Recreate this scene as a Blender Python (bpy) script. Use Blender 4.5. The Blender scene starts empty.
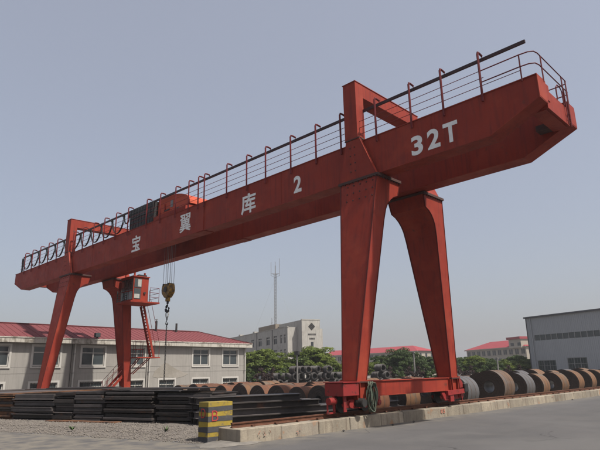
import bpy, math, random
import numpy as np
from mathutils import Vector, Matrix
random.seed(7); rng = np.random.default_rng(7)
scn = bpy.context.scene
col = scn.collection
V = Vector

# ------------------------------------------------------------------ camera
# measured from the photograph (600 x 450): focal length 536 px, eye height 1.6 m
F, PITCH, YAW, ROLL = 536.33, 0.2693, 0.7720, -0.0201
CAM = V((10.945, -14.268, 1.60))
fw = V((-math.sin(YAW)*math.cos(PITCH), math.cos(YAW)*math.cos(PITCH), math.sin(PITCH)))
rt = V((math.cos(YAW), math.sin(YAW), 0)); up = rt.cross(fw)
r2 = rt*math.cos(ROLL) + up*math.sin(ROLL); u2 = -rt*math.sin(ROLL) + up*math.cos(ROLL)
cd = bpy.data.cameras.new('camera'); cam = bpy.data.objects.new('camera', cd); col.objects.link(cam)
cd.sensor_width = 36; cd.lens = 36*F/600; cd.clip_end = 6000; cd.clip_start = 0.05
cam.matrix_world = Matrix(((r2.x, u2.x, -fw.x, CAM.x), (r2.y, u2.y, -fw.y, CAM.y), (r2.z, u2.z, -fw.z, CAM.z), (0, 0, 0, 1)))
scn.camera = cam
def ray(px, py): return fw + r2*((px-300)/F) - u2*((py-225)/F)
def hit(px, py, ax, v):                      # point of a pixel's ray on the plane x/y/z = v
    d = ray(px, py); t = (v-CAM[ax])/d[ax]; return CAM + d*t
def atd(px, py, dist):                       # point at a horizontal distance
    d = ray(px, py); return CAM + d*(dist/math.hypot(d.x, d.y))
def hitv(px, py, P0, dr):                    # vertical plane through P0 along dr -> (s, z)
    d = ray(px, py); n = V((-dr[1], dr[0])); w = V((P0[0]-CAM.x, P0[1]-CAM.y))
    t = n.dot(w)/n.dot(V((d.x, d.y))); p = CAM + d*t
    return (p.x-P0[0])*dr[0] + (p.y-P0[1])*dr[1], p.z

# ------------------------------------------------------------------ light
SUN = V((0.64, 0.075, 1.0)).normalized()     # towards the sun
world = bpy.data.worlds.new('World'); scn.world = world; world.use_nodes = True
nt = world.node_tree; bg = nt.nodes['Background']
sky = nt.nodes.new('ShaderNodeTexSky'); sky.sky_type = 'NISHITA'; sky.sun_disc = False
sky.sun_elevation = math.asin(SUN.z); sky.sun_rotation = math.atan2(SUN.x, SUN.y)
sky.air_density = 1.0; sky.dust_density = 5.0; sky.ozone_density = 1.0; sky.altitude = 0
mixw = nt.nodes.new('ShaderNodeMix'); mixw.data_type = 'RGBA'; mixw.inputs[0].default_value = 0.5
mixw.inputs[7].default_value = (5.55, 5.53, 6.0, 1)      # even summer haze over the whole sky
gain = nt.nodes.new('ShaderNodeVectorMath'); gain.operation = 'SCALE'; gain.inputs[3].default_value = 1.9
nt.links.new(sky.outputs[0], gain.inputs[0]); nt.links.new(gain.outputs[0], mixw.inputs[6]); nt.links.new(mixw.outputs[2], bg.inputs[0])
bg.inputs[1].default_value = 0.068
sl = bpy.data.lights.new('sun', 'SUN'); sl.energy = 5.0; sl.angle = math.radians(1.2); sl.color = (1.0, 0.94, 0.84)
so = bpy.data.objects.new('sun', sl); col.objects.link(so); so.rotation_euler = (-SUN).to_track_quat('-Z', 'Y').to_euler(); so.location = (0, 0, 60)
scn.view_settings.view_transform = 'Standard'; scn.view_settings.look = 'None'
scn.view_settings.exposure = 0.38; scn.view_settings.gamma = 1.0; scn.view_settings.use_curve_mapping = False
HAZE = .0004
scn.render.resolution_x, scn.render.resolution_y = 1024, 768

# ------------------------------------------------------------------ helpers
MBZ = [0]
ORD = ('first','second','third','fourth','fifth','sixth','seventh','eighth','ninth','tenth','eleventh','twelfth','thirteenth','fourteenth','fifteenth','sixteenth','seventeenth','eighteenth')
class MB:
    def __init__(s): s.v = []; s.f = []
    def add(s, vs, fs):
        b = len(s.v); s.v += [tuple(v) for v in vs]; s.f += [tuple(i+b for i in f) for f in fs]; return s
    def box(s, a, b):
        x0, y0, z0 = a; x1, y1, z1 = b
        return s.add([(x0,y0,z0),(x1,y0,z0),(x1,y1,z0),(x0,y1,z0),(x0,y0,z1),(x1,y0,z1),(x1,y1,z1),(x0,y1,z1)],
                     [(0,3,2,1),(4,5,6,7),(0,1,5,4),(1,2,6,5),(2,3,7,6),(3,0,4,7)])
    def cbox(s, c, h): return s.box([c[i]-h[i] for i in range(3)], [c[i]+h[i] for i in range(3)])
    def prism(s, poly, off):                 # closed polygon (3d points) swept by off
        n = len(poly); P = [V(p) for p in poly]; Q = [p+V(off) for p in P]
        return s.add(P+Q, [tuple(range(n))[::-1], tuple(range(n, 2*n))] + [(i, (i+1) % n, n+(i+1) % n, n+i) for i in range(n)])
    def hexa(s, A, B):                       # quad A (4 pts) to quad B
        return s.add(list(A)+list(B), [(3,2,1,0),(4,5,6,7),(0,1,5,4),(1,2,6,5),(2,3,7,6),(3,0,4,7)])
    def bar(s, a, b, w, h, upv=(0,0,1)):     # square bar from a to b
        a, b = V(a), V(b); d = (b-a).normalized(); u = V(upv)
        if abs(d.dot(u)) > .98: u = V((1, 0, 0))
        x = d.cross(u).normalized()*w/2; y = x.cross(d).normalized()*h/2
        return s.hexa([a-x-y, a+x-y, a+x+y, a-x+y], [b-x-y, b+x-y, b+x+y, b-x+y])
    def tube(s, pts, r, n=6, caps=True):
        P = [V(p) for p in pts]; rings = []
        for i, p in enumerate(P):
            d = (P[min(i+1, len(P)-1)]-P[max(i-1, 0)]).normalized()
            u = V((0, 0, 1)) if abs(d.z) < .95 else V((1, 0, 0))
            x = d.cross(u).normalized(); y = x.cross(d).normalized()
            ri = r[i] if isinstance(r, (list, tuple)) else r
            rings.append([p + (x*math.cos(2*math.pi*k/n) + y*math.sin(2*math.pi*k/n))*ri for k in range(n)])
        fs = []
        for i in range(len(P)-1):
            for k in range(n): fs.append((i*n+k, i*n+(k+1) % n, (i+1)*n+(k+1) % n, (i+1)*n+k))
        if caps: fs += [tuple(range(n))[::-1], tuple(range((len(P)-1)*n, len(P)*n))]
        return s.add([q for rr in rings for q in rr], fs)
    def cyl(s, a, b, r, n=16): return s.tube([a, b], r, n)
    def mesh(s, name, org=(0, 0, 0)):
        m = bpy.data.meshes.new(name); o = V(org)
        m.from_pydata([(v[0]-o.x, v[1]-o.y, v[2]-o.z+MBZ[0]) for v in s.v], [], s.f)
        import bmesh
        bm = bmesh.new(); bm.from_mesh(m); bmesh.ops.recalc_face_normals(bm, faces=bm.faces); bm.to_mesh(m); bm.free()
        m.update(); return m
    def build(s, name, mat, parent=None, smooth=False, bevel=0, org=None):
        if org is None: org = wloc(parent) if parent else (0, 0, 0)
        m = s.mesh(name, org)
        if smooth: shade(m)
        return obj(name, m, mat, parent, bevel)
def shade(m, ang=40):
    m.polygons.foreach_set('use_smooth', [True]*len(m.polygons))
    try: m.set_sharp_from_angle(angle=math.radians(ang))
    except Exception: pass
def wloc(o):
    p = V((0, 0, 0))
    while o is not None: p += o.location; o = o.parent
    return p
def obj(name, m, mat, parent=None, bevel=0):
    o = bpy.data.objects.new(name, m); col.objects.link(o)
    if mat is not None and not m.materials: m.materials.append(mat)
    if parent: o.parent = parent
    if bevel:
        b = o.modifiers.new('bevel', 'BEVEL'); b.width = bevel; b.segments = 1; b.limit_method = 'ANGLE'; b.angle_limit = math.radians(40)
    return o
def tag(o, label=None, cat=None, group=None, kind=None):
    if label: o['label'] = label
    if cat: o['category'] = cat
    if group: o['group'] = group
    if kind: o['kind'] = kind
    return o
def thing(name, loc, label, cat, group=None, rz=0):
    o = bpy.data.objects.new(name, None); col.objects.link(o); o.location = loc; o.rotation_euler = (0, 0, rz); o.empty_display_size = .3
    return tag(o, label, cat, group)
def kids(o): return [c for c in bpy.data.objects if c.parent == o]
def copy_tree(o, parent=None, ch=None):
    c = o.copy(); col.objects.link(c); c.parent = parent
    for k in (ch or CH).get(o.name, []): copy_tree(k, c)
    return c
CH = {}
def snapshot(o):
    CH[o.name] = kids(o)
    for k in CH[o.name]: snapshot(k)

# ------------------------------------------------------------------ materials
def mat(name, c1, c2=None, scale=3.0, rough=.7, bump=0, bscale=30, metal=0, spots=None, spot=.62, sscale=1.5, streak=None, rand=0, spec=.4, grime=None, soft=.12):
    kk = lambda c_: tuple(x*.83 for x in c_) if c_ else c_
    c1, c2, spots, streak, grime = kk(c1), kk(c2), kk(spots), kk(streak), kk(grime)
    m = bpy.data.materials.new(name); m.use_nodes = True; t = m.node_tree; N = t.nodes; L = t.links; p = N['Principled BSDF']
    p.inputs['Roughness'].default_value = rough; p.inputs['Metallic'].default_value = metal; p.inputs['Specular IOR Level'].default_value = spec
    tc = N.new('ShaderNodeTexCoord')
    oi = N.new('ShaderNodeObjectInfo')
    off = N.new('ShaderNodeVectorMath'); off.operation = 'MULTIPLY_ADD'
    cmb = N.new('ShaderNodeCombineXYZ')
    for k in range(3): L.new(oi.outputs['Random'], cmb.inputs[k])
    off.inputs[1].default_value = (40, 23, 31); L.new(cmb.outputs[0], off.inputs[0]); L.new(tc.outputs['Object'], off.inputs[2])
    vec = off.outputs[0]
    def noise(sc, det=5, v=None):
        n = N.new('ShaderNodeTexNoise'); n.inputs['Scale'].default_value = sc; n.inputs['Detail'].default_value = det; n.inputs['Roughness'].default_value = .6
        L.new(v or vec, n.inputs['Vector']); return n.outputs[0]
    def ramp(f, a, b):
        r = N.new('ShaderNodeMapRange'); r.inputs[1].default_value = a; r.inputs[2].default_value = b; L.new(f, r.inputs[0]); return r.outputs[0]
    def mix(f, a, b, mode='MIX'):
        x = N.new('ShaderNodeMix'); x.data_type = 'RGBA'; x.blend_type = mode
        for s_, v_ in ((0, f), (6, a), (7, b)):
            if isinstance(v_, (int, float)): x.inputs[s_].default_value = v_
            elif isinstance(v_, tuple): x.inputs[s_].default_value = (*v_, 1)
            else: L.new(v_, x.inputs[s_])
        return x.outputs[2]
    c2 = c2 or tuple(x*.75 for x in c1)
    c = mix(ramp(noise(scale), .3, .7), c1, c2)
    if streak:                              # stains that run down
        mp = N.new('ShaderNodeMapping'); mp.inputs['Scale'].default_value = (9, 9, .5); L.new(vec, mp.inputs[0])
        c = mix(ramp(noise(1.0, 4, mp.outputs[0]), .50, .74), c, streak)
    if grime:
        c = mix(ramp(noise(.8, 8), .5, .75), c, grime)
    if spots:
        c = mix(ramp(noise(sscale, 9), spot, spot+soft), c, spots)
    if rand:
        hsv = N.new('ShaderNodeHueSaturation'); L.new(c, hsv.inputs['Color'])
        L.new(ramp_out(N, L, oi.outputs['Random'], 1-rand, 1+rand), hsv.inputs['Value']); c = hsv.outputs[0]
    L.new(c, p.inputs['Base Color'])
    rr = ramp(noise(scale*2.3), .2, .8); mr = N.new('ShaderNodeMapRange'); mr.inputs[3].default_value = max(0.05, rough-.12); mr.inputs[4].default_value = min(1, rough+.12); L.new(rr, mr.inputs[0]); L.new(mr.outputs[0], p.inputs['Roughness'])
    if bump:
        b = N.new('ShaderNodeBump'); b.inputs['Strength'].default_value = bump; b.inputs['Distance'].default_value = .02
        L.new(noise(bscale, 6), b.inputs['Height']); L.new(b.outputs[0], p.inputs['Normal'])
    return m
def ramp_out(N, L, f, a, b):
    r = N.new('ShaderNodeMapRange'); r.inputs[3].default_value = a; r.inputs[4].default_value = b; L.new(f, r.inputs[0]); return r.outputs[0]

RED = mat('crane_paint', (.285, .037, .021), (.23, .030, .019), .9, .62, .14, 3, streak=(.165, .026, .019), spots=(.09, .038, .027), spot=.655, sscale=2.6, spec=.18, grime=(.335, .056, .031))
REDH = mat('crane_paint_house', (.50, .085, .04), (.43, .07, .032), 1, .55, .05, 6, spec=.2)
REDB = mat('bogie_paint', (.27, .024, .024), (.21, .026, .024), 2, .55, .1, 8, spots=(.045, .026, .022), spot=.56, sscale=5, spec=.25)
DARKRED = mat('rail_paint', (.15, .018, .02), (.11, .015, .018), 2, .55, spec=.2)
FLG = mat('rusty_flange', (.09, .035, .028), (.05, .03, .028), 5, .8, .2, 20)
EDGE = mat('edge_paint', (.15, .024, .020), (.10, .02, .018), 2, .65, .2, 12, spots=(.07, .035, .028), spot=.58, sscale=3, spec=.15)
BLACK = mat('black_rubber', (.012, .012, .014), (.02, .02, .022), 4, .6)
TRACK = mat('festoon_track_paint', (.045, .014, .018), (.03, .012, .014), 4, .6)
WHITE = mat('sign_white', (.86, .87, .86), (.72, .73, .72), 6, .7, spots=(.55, .40, .37), spot=.68, sscale=6)
GLASS = mat('glass', (.035, .045, .05), (.05, .06, .065), 1, .08, spec=.6)
DGLASS = mat('dark_window', (.03, .035, .042), (.05, .055, .06), .6, .35, spec=.25)
CURT = mat('window_curtain', (.45, .45, .42), (.3, .3, .29), 3, .9)
GREY = mat('grey_metal', (.25, .25, .25), (.18, .18, .18), 3, .5, metal=.3)
DGREY = mat('dark_metal', (.03, .03, .033), (.05, .045, .04), 4, .5, metal=.3)
YEL = mat('hook_yellow', (.42, .22, .015), (.06, .035, .01), 6, .5, spots=(.03, .02, .012), spot=.52, sscale=7)
ROPE = mat('wire_rope', (.30, .30, .31), (.2, .2, .2), 10, .6)
ASPH = mat('asphalt', (.106, .102, .103), (.083, .081, .083), .35, .92, .5, 60, grime=(.11, .105, .104), spots=(.055, .054, .055), spot=.68, sscale=.25, spec=.2)
def road_wear(m):
    t = m.node_tree; N, L = t.nodes, t.links; p = N['Principled BSDF']; src = p.inputs['Base Color'].links[0].from_socket
    tc = N.new('ShaderNodeTexCoord'); sep = N.new('ShaderNodeSeparateXYZ'); L.new(tc.outputs['Object'], sep.inputs[0])
    def mr(s_, a, b, c=0, d=1):
        r = N.new('ShaderNodeMapRange'); r.inputs[1].default_value = a; r.inputs[2].default_value = b; r.inputs[3].default_value = c; r.inputs[4].default_value = d; L.new(s_, r.inputs[0]); return r.outputs[0]
    def noise(sc, det, scale=(1, 1, 1)):
        mp = N.new('ShaderNodeMapping'); mp.inputs['Scale'].default_value = scale; L.new(tc.outputs['Object'], mp.inputs[0])
        n = N.new('ShaderNodeTexNoise'); n.inputs['Scale'].default_value = sc; n.inputs['Detail'].default_value = det; L.new(mp.outputs[0], n.inputs['Vector']); return n.outputs[0]
    def mul(a, b):
        x = N.new('ShaderNodeMath'); x.operation = 'MULTIPLY'; L.new(a, x.inputs[0])
        if isinstance(b, float): x.inputs[1].default_value = b
        else: L.new(b, x.inputs[1])
        return x.outputs[0]
    def mix(f, a, b):
        x = N.new('ShaderNodeMix'); x.data_type = 'RGBA'; L.new(f, x.inputs[0]); L.new(a, x.inputs[6]); x.inputs[7].default_value = (*b, 1); return x.outputs[2]
    c = src
    c = mix(mul(mr(noise(1.0, 4, (1.3, .06, 1)), .50, .70), .28), c, (.05, .049, .051))          # tyre tracks along the rail road
    c = mix(mul(mr(noise(.22, 6), .52, .66), .6), c, (.102, .099, .098))                         # dusty patches
    c = mix(mul(mr(sep.outputs['X'], 1.6, .4), mr(noise(2.2, 6), .35, .6)), c, (.137, .125, .108))  # grit along the kerb
    v = N.new('ShaderNodeTexVoronoi'); v.feature = 'DISTANCE_TO_EDGE'; v.inputs['Scale'].default_value = .28
    wv = N.new('ShaderNodeVectorMath'); wv.operation = 'ADD'; nz = N.new('ShaderNodeTexNoise'); nz.inputs['Scale'].default_value = .9; nz.inputs['Detail'].default_value = 6
    L.new(tc.outputs['Object'], nz.inputs['Vector']); L.new(tc.outputs['Object'], wv.inputs[0]); L.new(nz.outputs[1], wv.inputs[1]); L.new(wv.outputs[0], v.inputs['Vector'])
    c = mix(mul(mr(v.outputs['Distance'], .006, .001), mr(noise(.3, 2), .56, .62)), c, (.035, .034, .035))   # cracks
    c = mix(mul(mr(noise(30, 3), .58, .72), .5), c, (.116, .113, .11))                             # stone chips
    L.new(c, p.inputs['Base Color'])
road_wear(ASPH)
GRND = mat('dry_ground', (.20, .18, .155), (.14, .125, .11), .3, .95, .4, 10)
YARD = mat('yard_concrete', (.27, .26, .245), (.19, .18, .17), .8, .92, .3, 15, grime=(.13, .115, .1))
SPILL = mat('concrete_dust', (.20, .185, .165), (.13, .12, .11), 4, .95, .6, 20, grime=(.11, .105, .10))
KERB = mat('kerb_concrete', (.30, .26, .20), (.18, .157, .125), 2.2, .92, .6, 16, streak=(.14, .11, .085), spots=(.27, .14, .07), spot=.60, sscale=2.2, rand=.26, grime=(.21, .185, .155))
RAILM = mat('rusty_rail', (.15, .06, .032), (.08, .035, .022), 6, .8, .3, 30, metal=.2)
GRAV = mat('gravel_stone', (.20, .178, .155), (.12, .107, .098), 5, .95, rand=.1)
SOIL = mat('gravel_bed', (.165, .147, .13), (.105, .092, .083), 12, .95, .8, 40)
STEEL = mat('mill_scale_steel', (.045, .037, .034), (.024, .020, .019), 2.5, .6, .15, 12, spots=(.085, .04, .024), spot=.60, sscale=1.6, rand=.45, spec=.3)
STEELG = mat('grey_slab_steel', (.078, .068, .067), (.042, .037, .037), 2.0, .55, .15, 12, spots=(.10, .046, .026), spot=.62, sscale=1.6, rand=.4, spec=.35)
RUST = mat('rusty_slab_steel', (.17, .075, .032), (.09, .04, .02), 3, .85, .3, 14, spots=(.05, .03, .022), spot=.5, sscale=2, rand=.2)
COILR = mat('rusty_coil', (.165, .066, .032), (.10, .04, .021), 2.2, .8, .2, 14, spots=(.09, .045, .028), spot=.55, sscale=1.6, rand=.2)
COILO = mat('orange_coil', (.175, .085, .037), (.105, .052, .027), 2.6, .75, .2, 14, spots=(.11, .085, .065), spot=.48, sscale=1.3, rand=.15)
COILB = mat('brown_coil', (.13, .075, .043), (.085, .05, .033), 2, .7, .2, 14, spots=(.10, .08, .07), spot=.5, sscale=1.4)
COILG = mat('grey_coil', (.115, .112, .118), (.08, .077, .077), 2, .55, .1, 14, metal=.2, spots=(.23, .12, .07), spot=.62, sscale=1.8)
COILF = mat('coil_end_shade', (.022, .019, .018), (.035, .026, .022), 5, .65, .3, 40, spots=(.07, .032, .018), spot=.64, sscale=2)  # shade on the end faces is put into this near-black base; spots are rust
BORE = mat('coil_bore_lit_steel', (.30, .30, .31), (.2, .19, .19), 3, .45, metal=.3, spots=(.2, .1, .05), spot=.62)  # bare steel, its pale tone carries the light falling into the bore
BAND = mat('steel_band', (.10, .065, .045), (.07, .05, .04), 4, .7)
def wound(m):
    t = m.node_tree; N, L = t.nodes, t.links; p = N['Principled BSDF']; src = p.inputs['Base Color'].links[0].from_socket
    tc = N.new('ShaderNodeTexCoord'); mp = N.new('ShaderNodeMapping'); mp.inputs['Scale'].default_value = (1, 0, 1); L.new(tc.outputs['Object'], mp.inputs[0])
    ln = N.new('ShaderNodeVectorMath'); ln.operation = 'LENGTH'; L.new(mp.outputs[0], ln.inputs[0])
    n = N.new('ShaderNodeTexNoise'); n.noise_dimensions = '1D'; n.inputs['Scale'].default_value = 42; n.inputs['Detail'].default_value = 3; L.new(ln.outputs['Value'], n.inputs['W'])
    r = N.new('ShaderNodeMapRange'); r.inputs[1].default_value = .45; r.inputs[2].default_value = .75; L.new(n.outputs[0], r.inputs[0])
    x = N.new('ShaderNodeMix'); x.data_type = 'RGBA'; L.new(r.outputs[0], x.inputs[0]); L.new(src, x.inputs[6]); x.inputs[7].default_value = (.075, .045, .03, 1); L.new(x.outputs[2], p.inputs['Base Color'])
wound(COILF)
WIRE = mat('wire_rod', (.055, .05, .05), (.03, .027, .027), 3, .6, .6, 60, metal=.2, spots=(.10, .05, .03), spot=.62, sscale=2, rand=.25)
PLAST = mat('wall_render', (.30, .285, .265), (.265, .253, .237), .5, .92, .15, 30, streak=(.215, .205, .192), grime=(.245, .232, .215))
FASC = mat('white_fascia', (.47, .445, .40), (.38, .36, .32), 3, .9, .2, 20, streak=(.15, .135, .115), spots=(.17, .15, .125), spot=.53, sscale=1.8)
TRIM = mat('white_trim', (.48, .465, .44), (.40, .385, .36), 2, .8)
ROOFR = mat('red_sheet_roof', (.175, .05, .055), (.15, .044, .049), 1.2, .75, .05, 20, streak=(.17, .052, .054), spec=.2)
ROOFP = mat('far_red_roof', (.31, .056, .068), (.27, .053, .065), .2, .85, spec=.1)
BEIGE = mat('far_wall', (.36, .325, .27), (.30, .27, .23), .3, .9)
OFFW = mat('office_wall', (.42, .405, .375), (.36, .345, .32), .25, .9, streak=(.22, .212, .20), grime=(.30, .285, .26))
PENT = mat('penthouse_render', (.26, .22, .17), (.2, .17, .14), .5, .9)
SHEET = mat('grey_wall_sheet', (.34, .35, .37), (.315, .325, .345), .25, .7, streak=(.28, .29, .305), spec=.25)
SHEETD = mat('dark_edge_trim', (.07, .07, .08), (.06, .06, .07), 1, .6)
BLUE = mat('blue_banner', (.05, .16, .55), (.04, .13, .45), 2, .7)
POLE = mat('pole_concrete', (.20, .19, .18), (.14, .135, .13), 2, .9)
BARK = mat('bark', (.085, .06, .045), (.05, .036, .028), 6, .95, .5, 20)
BYEL = mat('barrier_yellow', (.34, .25, .035), (.26, .185, .03), 5, .9, .3, 25, spots=(.13, .11, .08), spot=.55, sscale=5, grime=(.22, .17, .05))
BBLK = mat('barrier_black', (.045, .045, .052), (.07, .07, .075), 5, .9, .3, 25, spots=(.20, .17, .12), spot=.60, sscale=5)
REDP = mat('red_marking', (.42, .035, .035), (.33, .05, .045), 8, .8)
REDF = mat('faded_red_marking', (.38, .14, .10), (.36, .2, .14), 10, .9)
HOSE = mat('green_hose', (.06, .10, .075), (.10, .09, .06), 12, .7, .4, 40)
BOLT = mat('bolt_steel', (.07, .03, .03), (.04, .025, .025), 5, .7)
GRASS = mat('weed', (.06, .12, .025), (.04, .08, .02), 5, .8)
def leafmat(name, a, b):
    m = mat(name, a, b, .9, .62, spec=.25)
    p = m.node_tree.nodes['Principled BSDF']
    p.inputs['Subsurface Weight'].default_value = 0.0
    t = m.node_tree; tr = t.nodes.new('ShaderNodeBsdfTranslucent'); mx = t.nodes.new('ShaderNodeMixShader'); mx.inputs[0].default_value = .25
    tr.inputs[0].default_value = (a[0]*1.2, a[1]*1.2, a[2]*.8, 1)
    out = t.nodes['Material Output']; t.links.new(p.outputs[0], mx.inputs[1]); t.links.new(tr.outputs[0], mx.inputs[2]); t.links.new(mx.outputs[0], out.inputs[0]); return m
LEAF1 = leafmat('camphor_leaf', (.14, .18, .026), (.045, .072, .014))
LEAF2 = leafmat('dark_leaf', (.055, .085, .022), (.032, .054, .017))
LEAFP = leafmat('purple_leaf', (.05, .028, .028), (.035, .022, .02))

# ------------------------------------------------------------------ setting
def sheet(name, poly, z, m):
    me = bpy.data.meshes.new(name); me.from_pydata([(x, y, z) for x, y in poly], [], [tuple(range(len(poly)))])
    return tag(obj(name, me, m), kind='structure')
me = bpy.data.meshes.new('ground')     # one sheet with the sunken yard cut out of it
me.from_pydata([(x, y, -.25) for x, y in ((-900, -900), (900, -900), (900, 900), (-900, 900), (-28, -14), (-.35, -14), (-.35, 150), (-28, 150))], [], [(0, 1, 5, 4), (1, 2, 6, 5), (2, 3, 7, 6), (3, 0, 4, 7)])
tag(obj('ground', me, GRND), kind='structure')
def yout(x): return -6.02 + .25*(x+.74)
def yin(x): return -3.80 + .335*(x+4.2)
def road_dirt(): pass
KX = .42                                       # kerb front
sheet('road', [(600, -400), (600, 500), (KX-.1, 500), (KX-.1, -5.8), (-.6, yout(-.6)), (-60, yout(-60)), (-60, -400)], 0, ASPH)
# yard between the rails, slightly sunken
def yz(x, y):
    d = y - yin(x); s = min(1, max(0, (d-1.0)/3.5)); s = s*s*(3-2*s)
    q = min(1, max(0, (-16-x)/6)); q = q*q*(3-2*q)
    e = min(1, max(0, (48-y)/12)); e = e*e*(3-2*e)
    return .07 - .17*s - .62*q*s*e
xs = list(np.linspace(-28, -.3, 30)); ts = list(np.linspace(0, 1, 40))
vs, fs = [], []
for x in xs:
    for t in ts:
        y = yin(x) + (150-yin(x))*t**2.6; vs.append((x, y, yz(x, y)))
n = len(ts)
for i in range(len(xs)-1):
    for j in range(n-1): fs.append((i*n+j, (i+1)*n+j, (i+1)*n+j+1, i*n+j+1))
me = bpy.data.meshes.new('yard'); me.from_pydata(vs, [], fs); tag(obj('yard', me, YARD), kind='structure')
# gravel verge: bed plus loose stones
vs, fs = [], []
xs = np.linspace(-40, -.55, 160); ts = np.linspace(0, 1, 14)
for x in xs:
    for j, t in enumerate(ts):
        y = yout(x) + (yin(x)+.25-yout(x))*t
        z = .004 + .075*min(1, t*2.2) + (0 if j in (0,) else rng.uniform(-.012, .018))
        vs.append((x + rng.uniform(-.05, .05), y + (rng.uniform(-.10, .06) if j == 0 else 0), z))
n = len(ts)
for i in range(len(xs)-1):
    for j in range(n-1): fs.append((i*n+j, (i+1)*n+j, (i+1)*n+j+1, i*n+j+1))
me = bpy.data.meshes.new('gravel_verge'); me.from_pydata(vs, [], fs); tag(obj('gravel_verge', me, SOIL), kind='structure')
vs, fs = [], []
base = np.array([(1,0,0),(-1,0,0),(0,1,0),(0,-1,0),(0,0,1),(0,0,-1)], float); bf = [(0,2,4),(2,1,4),(1,3,4),(3,0,4),(2,0,5),(1,2,5),(3,1,5),(0,3,5)]
for k in range(15000):
    x = -.7 - 22*rng.random()**1.5; t = rng.random()**.8*1.06 - .05
    y = yout(x) + (yin(x)-yout(x))*t; r = rng.uniform(.010, .026)*(1.6 if rng.random() < .08 else 1)
    b = len(vs); q = base*r*rng.uniform(.6, 1.3, (6, 3)); a = rng.uniform(0, 6.28); c_, s_ = math.cos(a), math.sin(a)
    z = .004 + .075*min(1, max(0, t)*2.2) + r*.35
    for v in q: vs.append((x+c_*v[0]-s_*v[1], y+s_*v[0]+c_*v[1], z+v[2]))
    fs += [tuple(i+b for i in f) for f in bf]
me = bpy.data.meshes.new('gravel_stones'); me.from_pydata(vs, [], fs)
tag(obj('gravel_stones', me, GRAV), 'loose grey brown gravel stones along the road edge', 'gravel', kind='stuff')
for (px, py) in ((72, 430), (166, 431)):
    p = hit(px, py, 2, .08); mb = MB()
    for k in range(26):
        a = random.uniform(0, 6.28); l = random.uniform(.06, .15); w = .014; d = V((math.cos(a), math.sin(a), random.uniform(.5, 1.6))).normalized()
        q = V((-d.y, d.x, 0)).normalized()*w
        mb.add([p-q, p+q, p+d*l+q*.8, p+d*l*1.3, p+d*l-q*.8], [(0, 1, 2, 3, 4)])
    o = mb.build('weed_tuft', GRASS, org=p); o.location = p
    tag(o, 'small green weed on the gravel %s' % ('below the long plate edge at far left' if px < 100 else 'near the striped barrier'), 'weed')

# crane rail kerb: concrete blocks, each its own piece
kerb = tag(MB().box((-.62, -5.55, -.2), (KX-.04, 120, .27)).build('kerb', KERB), kind='structure')
y = -5.6; k = 0
while y < 46:
    L_ = random.uniform(1.15, 1.5)
    mb = MB(); e = [random.uniform(-.012, .012) for _ in range(4)]
    mb.hexa([(-.66, y+.006, -.15), (KX+e[0], y+.006, -.15), (KX+e[1], y+L_-.006, -.15), (-.66, y+L_-.006, -.15)],
            [(-.66, y+.006, .33+e[2]), (KX-.02+e[0], y+.006, .325+e[2]), (KX-.02+e[1], y+L_-.006, .325+e[3]), (-.66, y+L_-.006, .33+e[3])])
    mb.build('kerb_block', KERB, kerb, bevel=.018); y += L_; k += 1
MB().box((-.66, y+.006, -.15), (KX, 119, .325)).build('kerb_run', KERB, kerb)
tag(MB().box((-1.55, -3.0, -.3), (-.664, 60, .27)).build('rail_apron', YARD), kind='structure')
# concrete spill at the kerb foot and small rubble
mb = MB(); ring = []
for k in range(22):
    a = 2*math.pi*k/22; ring.append(V((.05+.62*math.cos(a)*random.uniform(.75, 1.1), -5.55+.95*math.sin(a)*random.uniform(.8, 1.1), .006)))
mb.add(ring+[V((r_.x*.7+.3*.05, r_.y*.7-5.55*.3, .05)) for r_ in ring], [tuple(range(22, 44))]+[(i, (i+1) % 22, 22+(i+1) % 22, 22+i) for i in range(22)])
tag(mb.build('concrete_spill', SPILL, smooth=True), 'pale crumbled concrete spill at the foot of the striped barrier', 'rubble')
for px, py in ((343, 430.5), (392, 424.5), (413, 421.5), (466, 412), (572, 399.5)):
    p = hit(px, py, 2, .03); mb = MB(); q = base*np.array([.05, .07, .035])*rng.uniform(.7, 1.3, (6, 1))
    mb.add([(p.x+v[0]+.02, p.y+v[1], .03+v[2]) for v in q], bf)
    tag(mb.build('stone', DGREY), 'small dark stone lying on the road at the kerb foot', 'stone', 'stones at the kerb foot')

def rail(x, y0, y1, z):
    mb = MB(); prof = [(-.065, 0), (.065, 0), (.065, .016), (.012, .03), (.012, .085), (.034, .092), (.034, .125), (-.034, .125), (-.034, .092), (-.012, .085), (-.012, .03), (-.065, .016)]
    mb.prism([(x+a, y0, z+b) for a, b in prof], (0, y1-y0, 0)); return mb
t = thing('crane_rail', (0, 20, .33), 'rusty crane rail along the near concrete kerb', 'rail')
rail(0, -5.56, 118, .335).build('rail_head', RAILM, t)
for k in range(40):
    yy = -5 + k*.8
    MB().box((-.14, yy, .338), (-.066, yy+.09, .375)).build('rail_clip', RAILM, t); MB().box((.066, yy, .338), (.14, yy+.09, .375)).build('rail_clip', RAILM, t)
t = thing('crane_rail', (-24.3, 20, .1), 'rusty far crane rail beyond the steel stacks under the far legs', 'rail')
MB().box((-24.7, -14, -.9), (-23.9, 37, -.52)).build('rail_beam', KERB, t); rail(-24.3, -14, 36.9, -.518).build('rail_head', RAILM, t)

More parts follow.
